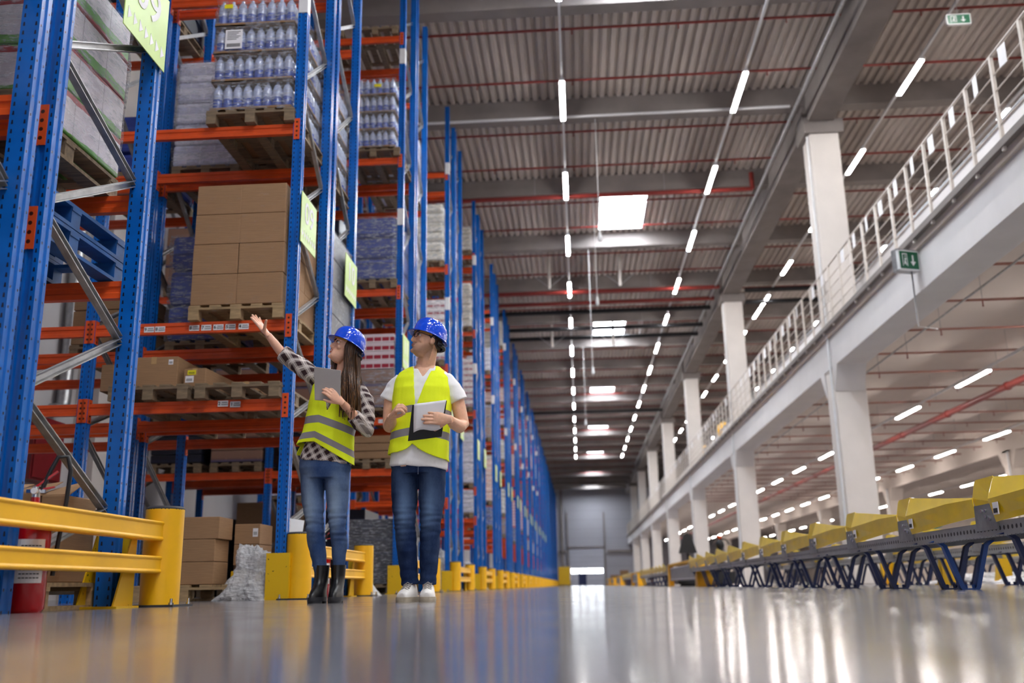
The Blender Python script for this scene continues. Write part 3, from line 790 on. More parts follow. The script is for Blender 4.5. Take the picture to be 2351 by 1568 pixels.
DARKC = pack_mat('dark_blue_crates', '0E1426', '141C34', '0a0e18', 6, 5, .3)
BROWNP = pack_mat('printed_cartons', '8C6A58', '7E5E50', '4A4A72', 4, 3, .2)
GREENW = N('juice_cartons'); x, y, z = GREENW.xyz(GREENW.obj())
zz = GREENW.math('FRACT', GREENW.math('MULTIPLY_ADD', GREENW.noise(4, 3), .22, GREENW.math('MULTIPLY', z, 3.4)))
gg = GREENW.mix(GREENW.math('LESS_THAN', zz, .22), lin('D2CAD2'), lin('5E9A3C'))
vs = GREENW.math('LESS_THAN', GREENW.math('FRACT', GREENW.math('MULTIPLY', y, 3.3)), .035)
gg = GREENW.mix(GREENW.math('MULTIPLY', vs, .6), gg, lin('6a5a60'))
gg = GREENW.mix(GREENW.math('MULTIPLY', GREENW.math('GREATER_THAN', zz, .88), 1.), gg, lin('A02830'))
GREENW.set(gg, .3); JUICE = GREENW.m
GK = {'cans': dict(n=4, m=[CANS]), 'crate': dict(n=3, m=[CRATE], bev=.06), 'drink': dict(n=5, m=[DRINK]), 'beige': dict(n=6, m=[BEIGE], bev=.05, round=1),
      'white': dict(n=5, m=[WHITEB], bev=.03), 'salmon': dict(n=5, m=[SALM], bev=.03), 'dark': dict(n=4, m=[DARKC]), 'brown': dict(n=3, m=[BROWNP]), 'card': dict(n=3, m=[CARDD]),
      'juice': dict(n=4, m=[JUICE])}
# nearest row: juice cartons over the middle beams, blue pallets below
P1 = ROWY[0]
goods(-3.30, P1 + 1.82, 2.53, .80, 1.16, 1.10, 'white green and red shrink wrapped juice cartons, nearest rack row', 'juice', pal=WOODD)
goods(-3.35, P1 + .50, 2.53, .80, 1.16, 1.05, 'white and green juice cartons at the left edge, nearest rack row', 'juice', pal=WOODD)
pallet(-3.28, P1 + 1.84, 1.965, 'bright blue painted pallet lying on the lower beam, nearest rack row', BPAL, w=.9, group='blue pallets')
pallet(-3.28, P1 + 1.84, 2.115, 'bright blue painted pallet stacked on the other one, nearest rack row', BPAL, w=.9, group='blue pallets')
pallet(-3.40, P1 + .5, 1.965, 'blue painted pallet at the left edge of the nearest rack row', BPAL, w=.9, group='blue pallets')
put_ = put
# open-flap boxes on a pallet behind the extinguisher
pallet(-3.25, P1 + 1.80, 0.0, 'wooden pallet on the floor behind the near barrier', WOOD, w=.95, group='pallets on the floor')
for i, (x0, x1, h, lb) in enumerate(((-3.30, -3.10, .50, 'leftmost'), (-3.09, -2.97, .49, 'middle'), (-2.96, -2.82, .47, 'rightmost'))):
    t = carton(x0, x1, P1 + 2.0, P1 + 2.35, .145, .145 + h, 'tall narrow brown carton behind the extinguisher, %s of three' % lb, tape=False, group='tall cartons behind the near barrier')
    put('flap', MB().loft([[(-.09, -.17, h), (.09, -.17, h), (.09, .0, h + .05 + .02 * i), (-.09, .0, h + .05)], [(-.09, -.17, h + .004), (.09, -.17, h + .004), (.09, .0, h + .054 + .02 * i), (-.09, .0, h + .054)]]).mesh('flap', CARD), t)
carton(-3.72, -3.47, P1 + 1.5, P1 + 1.9, .145, 1.15, 'tall light brown carton at the left edge behind the rack upright', tape=False)
st = put('steel_floor_beam', MB().box(-.26, .26, -.02, .02, .0, .035).box(-.26, .26, -.04, -.03, -.02, .05).mesh('beam', GALV), None, (-3.02, P1 + 2.5, .1)); tag(st, 'bare steel bar lying low between the near rack uprights', 'bar')
put('foot', MB().box(-.24, -.18, -.03, .03, -.1, 0).box(.18, .24, -.03, .03, -.1, 0).mesh('foot', GALV), st)
# second row, lower level: two pallets with single cartons
pallet(-4.02, P2 + .45, 1.845, 'rough wooden pallet under the large carton, second rack row', WOODD, w=.78)
pallet(-3.16, P2 + .45, 1.845, 'grey wooden pallet with scraps, beside the small labelled carton', WOODD, w=.82)
carton(-4.28, -3.80, P2 - .02, P2 + .62, 1.99, 2.29, 'large brown carton on the rough pallet, beside the small labelled carton', label=[(.17, .245, .045, .05, WHITEP)])
carton(-4.62, -4.32, P2 + .1, P2 + .6, 1.99, 2.26, 'brown carton half hidden behind the upright, left of the large carton', CARDD)
carton(-3.72, -3.50, P2 + .0, P2 + .75, 1.995, 2.17, 'small brown carton with yellow and white stickers, second rack row', rz=R(-4), label=[(-.03, .135, .085, .045, YL), (-.05, .07, .085, .065, WHITEP)])
carton(-3.40, -3.12, P2 + .30, P2 + .72, 1.995, 2.09, 'flat brown carton lying on the grey pallet with scraps', rz=R(8))
carton(-3.05, -2.9, P2 + .6, P2 + .95, 1.995, 2.06, 'thin flat carton at the back of the grey pallet', CARDD, rz=R(-12))
pallet(-4.0, P2 + 1.8, 1.845, 'empty pallet on the lower beams behind, left of two, second rack row', WOODD)
pallet(-3.15, P2 + 1.8, 1.845, 'empty pallet on the lower beams behind, right of two, second rack row', WOODD)
# small goods between level two and three behind
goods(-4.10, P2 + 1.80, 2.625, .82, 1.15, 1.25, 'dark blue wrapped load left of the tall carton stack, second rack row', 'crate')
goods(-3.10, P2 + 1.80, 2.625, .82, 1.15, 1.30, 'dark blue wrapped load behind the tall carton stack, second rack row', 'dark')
goods(-4.15, P2 + 1.75, 4.70, .82, 1.15, 1.35, 'purplish wrapped load left of the nearest water bottles, second rack row', 'white')
# floor level, second row
pallet(-3.62, P2 + .62, 0, 'wooden pallet on the floor under six brown cartons', WOOD, w=.95, group='pallets on the floor')
for j in range(3):
    carton(-3.80 - .25, -3.36 + (.03 if j == 2 else 0), P2 + .06, P2 + .42, .147 + j * .205, .147 + (j + 1) * .205 - .003, 'wide brown carton behind the near yellow bollard, %s of the left stack' % ('bottom', 'middle', 'top')[j], tape=False, group='wide brown cartons on the floor pallet')
    if j: carton(-3.31, -3.06, P2 + .42, P2 + .80, .147 + j * .195 - .02, .147 + (j + 1) * .195 - .023, 'smaller brown carton right of the wide ones, %s of two' % ('', 'lower', 'upper')[j], tape=False, group='smaller brown cartons on the floor', label=[(.08, .11, .05, .08, WHITEP)] if j == 2 else None)
t = put('yellow_block', MB().box(-.12, .12, -.1, .1, 0, .12).mesh('block', YELS), None, (-3.18, P2 + .44, .148 - .02)); bev(t, .008)
t.location.z = .147; tag(t, 'small yellow painted block beside the crumpled film', 'block')
carton(-3.02, -2.82, P2 + 1.3, P2 + 1.7, 0, .42, 'brown carton on the floor behind the second row upright protector', CARDD)
carton(-3.3, -3.08, P2 + 1.4, P2 + 1.8, 0, .40, 'brown carton on the floor behind the crumpled film', CARDD)
# crumpled plastic piles
def crumple(c, r, lab, seed, mat=None):
    bm = bmesh.new(); bmesh.ops.create_icosphere(bm, subdivisions=5, radius=1)
    for v in bm.verts:
        d = v.co.normalized(); f = 1 + .35 * noise.noise(d * 1.8 + Vector((seed, 0, 0))) + .22 * abs(noise.noise(d * 5 + Vector((0, seed, 0)))) + .10 * abs(noise.noise(d * 13 + Vector((0, 0, seed))))
        v.co = Vector((d.x * r[0] * f, d.y * r[1] * f, max(0, d.z * f + .35) * r[2]))
        # slump outwards towards the floor
        k = 1 + .55 * max(0, 1 - v.co.z / (r[2] * .9)) ** 2; v.co.x *= k; v.co.y *= k
    me = bpy.data.meshes.new('film_pile'); bm.to_mesh(me); bm.free(); me.materials.append(mat or FILMH)
    me.polygons.foreach_set('use_smooth', [False] * len(me.polygons))
    o = put('crumpled_film', me, None, c); tag(o, lab, 'plastic film', 'crumpled film piles on the floor'); return o
crumple((-3.00, P2 + .10, 0), (.19, .15, .34), 'crumpled clear plastic film heaped beside the yellow upright protector', 2)
crumple((-2.62, ROWY[1] + 3.1, 0), (.10, .12, .17), 'small white plastic bundle between bollard and the man', 5)
crumple((-2.95, ROWY[2] + 3.0, 0), (.22, .2, .4), 'white plastic bags heaped beyond the third rack row', 8)
crumple((-2.95, ROWY[3] + .4, 0), (.28, .2, .55), 'white plastic bags heaped at the fourth rack row', 11)
crumple((-2.95, ROWY[4] + .2, 0), (.3, .2, .5), 'white plastic bags heaped at the fifth rack row', 13)
# third row loads
goods(-3.14, P3 + .52, 4.70, .74, 1.16, 1.06, 'blue wrapped crates with pale labels, third rack row', 'crate')
goods(-3.18, P3 + .52, 2.63, .80, 1.15, .60, 'brown printed cartons behind the woman, third rack row', 'brown')
t = goods(-3.18, P3 + .52, 1.84, .80, 1.15, .36, 'brown low cartons on the lower beam, third rack row', 'card', wrapm=False)
t = thing('can_packs', 'red and white trays of cans on the printed cartons behind the woman', 'cans', (-3.18, P3 + .52, 3.39))
for q in range(4): bev(put('tray', MB().box(-.4, .4, -.57, .57, q * .14 + .003, (q + 1) * .14).mesh('tray', CANS), t), .008)
goods(-3.18, P3 + 1.85, 4.70, .8, 1.15, 1.3, 'white wrapped load at the back, third rack row upper level', 'white')
goods(-3.18, P3 + 1.85, 6.96, .8, 1.15, 1.2, 'white wrapped load at the back, third rack row high level', 'white')
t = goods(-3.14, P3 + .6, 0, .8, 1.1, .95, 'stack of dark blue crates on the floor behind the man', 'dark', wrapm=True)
for i, a in enumerate(('left', 'right')):
    pallet(-3.18 - .95 * (1 - i), P3 + .5, 9.21, 'empty wooden pallet on the top beams, %s, third rack row' % a, WOODD)
# remaining rows
kinds = ['white', 'salmon', 'drink', 'cans', 'beige', 'crate', 'brown', 'white', 'card']
kn = {'white': 'white', 'salmon': 'salmon pink', 'drink': 'white and red', 'cans': 'red and white', 'beige': 'beige', 'crate': 'blue', 'brown': 'brown printed', 'card': 'brown', 'dark': 'dark'}
lvn = ['lowest', 'second', 'third', 'fourth', 'top']
fixed = {(3, 2): 'drink', (3, 1): 'drink', (3, 0): 'beige', (4, 1): 'white', (4, 0): 'white', (5, 1): 'salmon', (3, 3): 'beige', (4, 2): 'drink'}
rr = random.Random(4)
for k in range(3, 13):
    for li in range(5):
        if li == 4 and k % 2: continue
        if (k, li) not in fixed and rr.random() < .15: continue
        kd = fixed.get((k, li)) or rr.choice(kinds)
        h = min([.6, 1.6, 1.9, 1.9, 1.3][li], rr.uniform(.5, 1.5) if li else .6)
        if (k, li) in fixed and li: h = max(h, 1.35)
        zz = LEV[li] + .055
        goods(-3.17, ROWY[k] + .52, zz, .8, 1.16, h, '%s pallet load near the aisle, %s level, %s rack row' % (kn[kd], lvn[li], ROWW[k]), kd, wrapm=k < 8)
    if k < 6:
        for li in range(1, 4):
            kd = rr.choice(kinds)
            goods(-3.17, ROWY[k] + 1.85, LEV[li] + .055, .8, 1.16, rr.uniform(.7, 1.4), '%s pallet load at the back side, %s level, %s rack row' % (kn[kd], lvn[li], ROWW[k]), kd)
# goods deeper in the first rows (second bay)
for k in (1, 2, 3):
    for li in range(0 if k > 1 else 1, 4):
        for s, X in enumerate((-5.2, -6.15)):
            if k == 1 and X < -6: continue
            kd = rr.choice(['card', 'brown', 'white', 'dark', 'crate'])
            goods(X, ROWY[k] + (1.82 if k == 1 else .52), LEV[li] + .055, .8, 1.16, rr.uniform(.5, 1.3) if li else .55, '%s pallet load deep in the %s rack row, %s level, %s bay half' % (kn[kd], ROWW[k], lvn[li], ('right', 'left')[s]), kd, wrapm=False)
for s, X in enumerate((-4.1,)):
    for li in (0, 1, 2, 3): goods(X, ROWY[2] + .52, LEV[li] + .055, .8, 1.16, .55 if li == 0 else 1.1, '%s pallet load, %s level, left half of the third rack row' % ('brown' if li % 2 else 'dark', lvn[li]), 'brown' if li % 2 else 'dark', wrapm=False)

for k, ys in ((2, 1.82), (3, .55)):
    for i, X in enumerate((-3.9, -5.2, -6.15)):
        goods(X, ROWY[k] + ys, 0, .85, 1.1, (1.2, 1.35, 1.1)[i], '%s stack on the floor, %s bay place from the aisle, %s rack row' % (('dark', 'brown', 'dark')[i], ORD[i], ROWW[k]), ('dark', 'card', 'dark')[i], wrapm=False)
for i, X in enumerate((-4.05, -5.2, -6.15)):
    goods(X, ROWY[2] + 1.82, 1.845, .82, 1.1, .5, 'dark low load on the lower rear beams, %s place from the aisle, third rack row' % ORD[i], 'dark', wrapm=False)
# red fire extinguishers
def extinguisher(x, y, s, lab, rz=0):
    t = thing('fire_extinguisher', lab, 'extinguisher', (x, y, 0), rz, 'red fire extinguishers')
    t.scale = (s, s, s)
    put('cylinder', MB().lathe([(.09, 0), (.105, .02), (.105, .50), (.095, .555), (.06, .60), (.025, .615), (.025, .64)], 32).mesh('cylinder', REDX, 50), t)
    put('valve', MB().lathe([(.022, .635), (.022, .70), (.012, .705)], 14).box(-.05, .05, -.012, .012, .665, .685).mesh('valve', CHROME, 50), t)
    put('handle', MB().bar((0, 0, .70), (.11, 0, .79), .022, .012).bar((0, 0, .68), (.10, 0, .70), .022, .010).mesh('handle', REDX), t)
    put('gauge', MB().tube((0, -.02, .675), (0, -.045, .675), .018, 14).mesh('gauge', WPLAST, 50), t)
    put('hose', MB().path([(.03, 0, .68), (.07, .0, .80), (.10, .01, .875), (.15, .02, .88), (.17, .03, .80), (.16, .04, .62), (.13, .05, .35), (.12, .05, .2)], .013, 10).mesh('hose', BLACK, 60), t)
    lb = MB(); 
    for rr_, z0, z1 in ((.1055, .16, .40),):
        for j in range(10):
            a0 = R(-150 + j * 12); a1 = R(-150 + (j + 1) * 12)
            lb.add([(rr_ * math.cos(a0), rr_ * math.sin(a0), z0), (rr_ * math.cos(a1), rr_ * math.sin(a1), z0), (rr_ * math.cos(a1), rr_ * math.sin(a1), z1), (rr_ * math.cos(a0), rr_ * math.sin(a0), z1)], [(0, 1, 2, 3)])
    lo = put('instruction_label', lb.mesh('label', WHITEP, 50), t)
    m = MB()
    for q in range(9):
        for j in range(6):
            a0 = R(-100 + j * 10); a1 = R(-92 + j * 10); z0 = .185 + q * .022
            m.add([(.1062 * math.cos(a0), .1062 * math.sin(a0), z0), (.1062 * math.cos(a1), .1062 * math.sin(a1), z0), (.1062 * math.cos(a1), .1062 * math.sin(a1), z0 + .006), (.1062 * math.cos(a0), .1062 * math.sin(a0), z0 + .006)], [(0, 1, 2, 3)])
    put('print', m.mesh('print', BLACK), lo)
    return t
extinguisher(-2.682, 4.62, .86, 'large red fire extinguisher on the floor behind the near yellow rails', R(15))
extinguisher(-2.82, 10.6, .9, 'red fire extinguisher standing behind the woman beside the second barrier', R(20))
t = put('folder_sheet', MB().box(-.07, .07, -.003, .003, 0, .15).mesh('sheet', WPLAST), None, (-2.68, ROWY[1] + .28, .59), (R(-14), R(8), R(20))); tag(t, 'pale plastic sheet sticking up at the bollard beside the woman', 'sheet')

# ------------------------------------------------------------------ right side: conveyors
n = N('perforated_steel'); x, y, z = n.xyz(n.obj())
u = n.math('SUBTRACT', n.math('FRACT', n.math('MULTIPLY', y, 16)), .5); v = n.math('SUBTRACT', n.math('FRACT', n.math('MULTIPLY', z, 16)), .5)
h = n.math('LESS_THAN', n.math('ADD', n.math('POWER', u, 2.), n.math('POWER', v, 2.)), .055)
n.set(n.mix(h, n.mix(n.noise(5), lin('8A8C90'), lin('B0B2B6')), lin('26262c')), .42, .35); PERF = n.m
PT = 1.68
def ybox(m, ya, yb, xa, xb, za, zb): m.box(xa, xb, ya, yb, za, zb)
# side plate: starts low at the far end and flares with a crease
sp = MB()
Y0, Y1 = .02, 1.36
def pl(y, zt, zm, zb, xt, xm): return [(xt, y, zt), (xm, y, zm), (.0, y, zb), (.006, y, zb), (xm + .006, y, zm), (xt + .006, y, zt)]
sp.loft([pl(Y0, .635, .625, .500, .0, -.004), pl(.5, .672, .63, .485, .003, -.012), pl(Y1 - .03, .745, .600, .450, .010, -.036), pl(Y1, .735, .60, .446, .010, -.036)])
SIDEP = sp.mesh('side_guard', YEL2)
def jg(x): return [(x + .0, 1.34, .575), (x + .0, 1.70, .575), (x - .005, 1.72, .63), (x + .01, 1.70, .735), (x + .01, 1.665, .755), (x + .01, 1.38, .755), (x + .01, 1.35, .735), (x - .005, 1.34, .63)]
sp = MB().loft([jg(.012), jg(.018)])
ENDP = sp.mesh('joint_guard', YEL2)
PLATE = MB().box(.0, .012, 1.35, 1.70, .40, .575).mesh('joint_plate', STEEL)
RAILP = MB().box(.012, .03, 0, PT, .36, .45).box(.0, .05, 0, PT, .355, .362).box(.47, .49, 0, PT, .36, .47).mesh('side_rail', PERF)
BELTP = MB().box(.03, .47, 0, PT, .44, .455).mesh('roller_bed', STEEL)
LOWR = MB().box(.10, .12, 0, PT, .14, .17).mesh('lower_rail', STEEL)
def vleg(mat):
    m = MB(); w = .05
    pts = [(-.02, .365), (.03, .362), (.075, .33), (.175, .012), (.185, .0), (.315, .0), (.325, .012), (.425, .33), (.47, .362), (.52, .365)]
    m.loft([[(x, -w / 2, z) for x, z in pts] + [(x + (.032 if i < 5 else -.032), -w / 2, z + .010) for i, (x, z) in reversed(list(enumerate(pts)))],
            [(x, w / 2, z) for x, z in pts] + [(x + (.032 if i < 5 else -.032), w / 2, z + .010) for i, (x, z) in reversed(list(enumerate(pts)))]])
    m.lathe([(.014, .0), (.014, .035), (.006, .04)], 8, (.22, 0, 0)); m.lathe([(.014, .0), (.014, .035), (.006, .04)], 8, (.28, 0, 0))
    return m.mesh('leg', mat)
VL = vleg(DKBLUE); VLB = vleg(LEGBLUE)
STK = MB().box(-.036, -.030, 1.22, 1.30, .49, .57).mesh('sticker', WHITEP)
STB = MB().box(-.038, -.036, 1.23, 1.29, .50, .53).mesh('barcode', BLACK)
boltc = MB().tube((-.012, 0, 0), (0, 0, 0), .012, 8).mesh('bolt', CHROME, 60)
def conveyor(X, ys, where, detail=True):
    for i, y in enumerate(ys):
        t = thing('conveyor_module', 'yellow sided roller conveyor section, %s from the camera in the %s line' % (ORD[i], where), 'conveyor', (X, y, 0), 0, 'conveyor sections in the %s line' % where)
        put('side_guard', SIDEP, t); put('joint_guard', ENDP, t); put('joint_plate', PLATE, t)
        put('side_rail', RAILP, t); put('roller_bed', BELTP, t)
        for q, yy in enumerate((.93, 1.32)): put('leg', VLB if (q == 0 and i in (0, 2) and detail) else VL, t, (0, yy, 0))
        if detail and i < 8:
            s_ = put('sticker', STK, t); put('barcode', STB, s_)
            for (yy, zz) in ((1.5, .53), (1.5, .49), (1.56, .53), (1.44, .47)): put('bolt', boltc, t, (0, yy, zz))
conveyor(2.78, [3.66 + PT * k for k in range(13)], 'front')
conveyor(4.75, [5.5 + PT * k for k in range(12)], 'second', False)
conveyor(8.1, [8.0 + PT * k for k in range(14)], 'rear', False)
t = put('debris_pile', None) if False else None
for i, (x, y) in enumerate(((7.3, 12.5), (7.3, 15.5), (7.6, 18.5), (7.9, 20.0))):
    crumple((x, y, 0), (.7, .5, .12), 'grey white scrap film on the floor behind the conveyors, %s heap' % ORD[i], 20 + i)
# yellow floor posts of the rear lines
for i, (x, y) in enumerate(((5.45, 9.5), (7.3, 13.2), (5.45, 15.0), (5.45, 18.0), (7.3, 17.5))):
    t = put('upright_protector', PROT, None, (x, y, 0), (0, 0, R(180 * (i % 2)))); tag(t, 'yellow steel corner guard on the floor behind the conveyor legs, %s one' % ORD[i], 'guard', 'yellow guards behind the conveyors')
# yellow framed transfer station with grey panel, then farther stations
def station(y, L, k, w=1.2):
    t = thing('transfer_station', 'yellow framed conveyor station with grey panel, %s along the aisle' % ORD[k], 'conveyor', (2.86, y, 0), 0, 'yellow framed stations along the aisle')
    m = MB(); m.loft([[(0, a, b) for a, b in ((0, 0), (.55, .0), (.40, .66), (.30, .66))], [(.012, a, b) for a, b in ((0, 0), (.55, .0), (.40, .66), (.30, .66))]])
    m.loft([[(a, .3, b) for a, b in ((0, 0), (.5, 0), (.2, .66), (0, .66))], [(a, .312, b) for a, b in ((0, 0), (.5, 0), (.2, .66), (0, .66))]])
    put('end_guard', m.mesh('end_guard', YEL), t)
    m = MB(); m.box(0, .012, L - .5, L, 0, .66); m.box(0, .2, L - .012, L, 0, .66); put('end_guard', m.mesh('end_guard', YEL), t)
    put('top_rail', MB().box(0, w * .5, .3, L, .62, .68).mesh('top_rail', YEL), t)
    put('panel', MB().box(.03, .06, .6, L - .7, .16, .55).mesh('panel', STEEL), t)
    put('panel_trim', MB().box(.02, .03, .6, L - .7, .53, .56).box(.02, .03, .6, L - .7, .20, .22).mesh('panel_trim', WPLAST), t)
    return t
station(24.4, 8.2, 0)
conveyor(2.9, [33.5 + PT * k for k in range(9)], 'middle', False)
station(49.5, 6.5, 1)
conveyor(2.95, [57 + PT * k for k in range(8)], 'far', False)
station(71.5, 8, 2); station(86, 9, 3); station(100, 10, 4)
# two order pickers (hand truck heads) behind the station
t = thing('pallet_truck', 'black pallet truck handle standing behind the yellow station', 'truck', (3.6, 33, 0))
put('wheels', MB().tube((-.3, .1, .06), (.3, .1, .06), .06, 12).mesh('wheels', RUBBER, 60), t)
put('mast', MB().tube((0, 0, .2), (0, 0, 1.25), .045, 10).mesh('mast', BLACK, 60), t)
put('hood', MB().loft([[(-.30, -.1, 1.05), (.30, -.1, 1.05), (.12, -.1, 1.65), (0, -.1, 1.72), (-.12, -.1, 1.65)], [(-.30, .1, 1.05), (.30, .1, 1.05), (.12, .1, 1.65), (0, .1, 1.72), (-.12, .1, 1.65)]]).mesh('hood', BLACK), t)
put('base', MB().box(-.4, .4, -.3, .8, .05, .35).mesh('base', BLACK), t)
t = thing('pallet_truck', 'dark pallet truck with an orange lamp behind the yellow station', 'truck', (4.25, 30, 0))
put('wheels', MB().tube((-.3, .1, .06), (.3, .1, .06), .06, 12).mesh('wheels', RUBBER, 60), t)
put('mast', MB().tube((0, 0, .3), (0, 0, 1.1), .07, 10).mesh('mast', BLACK, 60), t)
put('head', MB().ell((0, 0, 1.2), (.13, .12, .16)).path([(-.28, 0, 1.2), (-.2, 0, 1.34), (0, 0, 1.38), (.2, 0, 1.34), (.28, 0, 1.2)], .02, 8).mesh('head', BLACK, 60), t)
put('lamp', MB().ell((0, 0, 1.42), (.07, .07, .06)).mesh('lamp', ORANGE, 60), t)
put('base', MB().box(-.35, .35, -.3, .8, .05, .4).mesh('base', BLACK), t)
t = put('foam_pad', MB().ell((0, 0, 0), (.35, .6, .08), 16, 8).mesh('foam', plain('green_foam', '2FA060', .7)), None, (4.9, 14.6, .84)); tag(t, 'green plastic bundle lying on the second conveyor line', 'bundle')
t = put('film_roll', MB().ell((0, 0, 0), (.3, .5, .06), 16, 8).mesh('film', plain('pale_blue_film', '9AA8E0', .4)), None, (4.9, 20.4, .82)); tag(t, 'pale blue film bundle lying on the second conveyor line', 'bundle')
# far end: yellow machine and stored goods
t = thing('yellow_container', 'yellow block shaped container beside the last rack row', 'container', (-1.70, 106, 0))
bev(put('body', MB().box(-.62, .62, -.8, .8, .1, 2.0).mesh('body', YELS), t), .05); put('feet', MB().box(-.6, -.5, -.8, .8, 0, .1).box(.5, .6, -.8, .8, 0, .1).mesh('feet', BLACK), t)
put('edge_strip', MB().box(.62, .72, -.82, -.6, .6, 2.0).mesh('strip', WHITEP), t)
for i in range(5):
    carton(3.4 + i * 1.1, 4.3 + i * 1.1, 111, 112.5, 0, 1.1 + .5 * ((i * 3) % 2), 'dark far stack near the end wall, %s from the door' % ORD[i], CARDD, tape=False, group='stacks near the end wall')
t = thing('pallet_lift', 'small dark blue lift truck before the end wall door', 'truck', (.3, 113, 0))
put('body', MB().box(-.5, .4, -.4, .8, .1, 1.3).mesh('body', DKBLUE), t); put('mast', MB().box(-.4, -.3, -.5, -.4, 0, 1.7).box(.2, .3, -.5, -.4, 0, 1.7).mesh('mast', DKBLUE), t)
for i, (x, y, z) in enumerate(((6.9, 45, MZ + .9), (6.9, 52, MZ + .8), (6.9, 57, MZ + .6))):
    t = put('yellow_bundle', MB().ell((0, 0, 0), (.3, .7, .35), 12, 8).mesh('bundle', YEL), None, (x, y, z + .5)); tag(t, 'yellow bundle on the mezzanine behind the railing, %s from the camera' % ORD[i], 'bundle')

# ------------------------------------------------------------------ people
def remesh(mb, vox, smooth=4, fac=.5):
    me = mb.mesh('tmp', BLACK); o = put('tmp', me)
    m = o.modifiers.new('r', 'REMESH'); m.mode = 'VOXEL'; m.voxel_size = vox
    s = o.modifiers.new('s', 'SMOOTH'); s.iterations = smooth; s.factor = fac
    dg = bpy.context.evaluated_depsgraph_get(); dg.update()
    r = bpy.data.meshes.new_from_object(o.evaluated_get(dg)); bpy.data.objects.remove(o); r.materials.clear(); return r
def vn(me):
    n_ = len(me.vertices); v = np.empty(n_ * 3, 'f'); me.vertices.foreach_get('co', v)
    nn = np.empty(n_ * 3, 'f'); me.vertices.foreach_get('normal', nn); return v.reshape(-1, 3), nn.reshape(-1, 3)
def setv(me, v): me.vertices.foreach_set('co', v.astype('f').ravel()); me.update()
def cut(me, keep, rim=0):
    bm = bmesh.new(); bm.from_mesh(me)
    dead = [f for f in bm.faces if not keep(f.calc_center_median())]
    bmesh.ops.delete(bm, geom=dead, context='FACES')
    for it in range(6):      # relax the cut edge
        mv = {}
        for v in bm.verts:
            if v.is_boundary:
                nb = [e.other_vert(v) for e in v.link_edges if e.is_boundary]
                if len(nb) == 2: mv[v] = v.co * .4 + (nb[0].co + nb[1].co) * .3
        for v, c in mv.items(): v.co = c
    bm.to_mesh(me); bm.free(); me.update(); return me
def ell_rings(rows, n=36):   # rows: (z, cx, cy, rx, ry, yaw)
    out = []
    for r in rows:
        z, cx, cy, rx, ry = r[:5]; yaw = r[5] if len(r) > 5 else 0; tl = r[6] if len(r) > 6 else 0
        ring = []
        for j in range(n):
            t = 2 * math.pi * j / n; c, s_ = math.cos(t), math.sin(t)
            u = rx * math.copysign(abs(c) ** .85, c); v = ry * math.copysign(abs(s_) ** .9, s_)
            ring.append((cx + u * math.cos(yaw) - v * math.sin(yaw), cy + u * math.sin(yaw) + v * math.cos(yaw), z + tl * u))
        out.append(ring)
    return out
def interp(a, b, t): return tuple(x + (y - x) * t for x, y in zip(a, b))
def head_into(mb, M, sc=1.0, female=False):
    rows = [(-.012, -.052, -.005, .022), (0, -.078, .004, .030), (.012, -.088, .012, .038), (.03, -.090, .022, .046), (.05, -.087, .040, .053), (.07, -.086, .062, .060), (.09, -.086, .078, .066), (.112, -.084, .088, .070),
            (.135, -.088, .094, .073), (.16, -.090, .096, .075), (.185, -.080, .092, .073), (.205, -.062, .080, .064), (.222, -.034, .058, .045), (.231, -.005, .03, .02)]
    jw = .90 if female else 1.0; rings = []
    for z, yf, yb, hw in rows:
        if z < .08: hw *= jw
        cy = (yf + yb) / 2; ry = (yb - yf) / 2; ring = []
        for j in range(40):
            t = 2 * math.pi * j / 40; c, s_ = math.cos(t), math.sin(t)
            ring.append(M @ (Vector((hw * math.copysign(abs(c) ** .86, c), cy + ry * math.copysign(abs(s_) ** .92, s_), z)) * sc))
        rings.append(ring)
    mb.loft(rings)
    P = lambda x, y, z: M @ (Vector((x, y, z)) * sc)
    # nose: bridge to tip, with wings
    k = .9 if female else 1.05
    mb.path([P(0, -.080, .132), P(0, -.092 - .003 * k, .112), P(0, -.100 - .005 * k, .090), P(0, -.102 - .005 * k, .081), P(0, -.088, .071)], [.0065 * sc, .0070 * sc, .0085 * k * sc, .0090 * k * sc, .008 * sc], 12)
    mb.path([P(0, -.080, .134), P(0, -.084, .112), P(0, -.088, .092), P(0, -.088, .078)], [.007 * sc, .009 * sc, .0125 * sc, .0135 * sc], 12)
    for s in (-1, 1): mb.ell(P(s * .0100 * k, -.091, .078), (.0065 * sc, .009 * sc, .0065 * sc), 10, 8)
    # brow ridge, cheekbones, chin, lips
    for s in (-1, 1):
        mb.path([P(s * .010, -.086, .136), P(s * .032, -.084, .141), P(s * .052, -.066, .134)], [.007 * sc, .0085 * sc, .007 * sc], 10)
        mb.ell(P(s * .043, -.058, .086), (.018 * sc, .016 * sc, .020 * sc), 12, 8)
        # ear
        EM = M.to_3x3()
        mb.ell(P(s * .077, .010, .098), (.009 * sc, .019 * sc, .032 * sc), 14, 10, EM @ Matrix.Rotation(s * R(18), 3, 'Z'))
        mb.ell(P(s * .072, .006, .078), (.008 * sc, .012 * sc, .012 * sc), 12, 8, EM)
    mb.ell(P(0, -.078, .012), (.022 * sc, .013 * sc, .016 * sc), 12, 8)
    mb.path([P(-.021, -.083, .0525), P(0, -.0935, .056), P(.021, -.083, .0525)], [.004 * sc, .006 * sc, .004 * sc], 10)
    mb.path([P(-.018, -.083, .045), P(0, -.0925, .0435), P(.018, -.083, .045)], [.004 * sc, .0065 * sc, .004 * sc], 10)
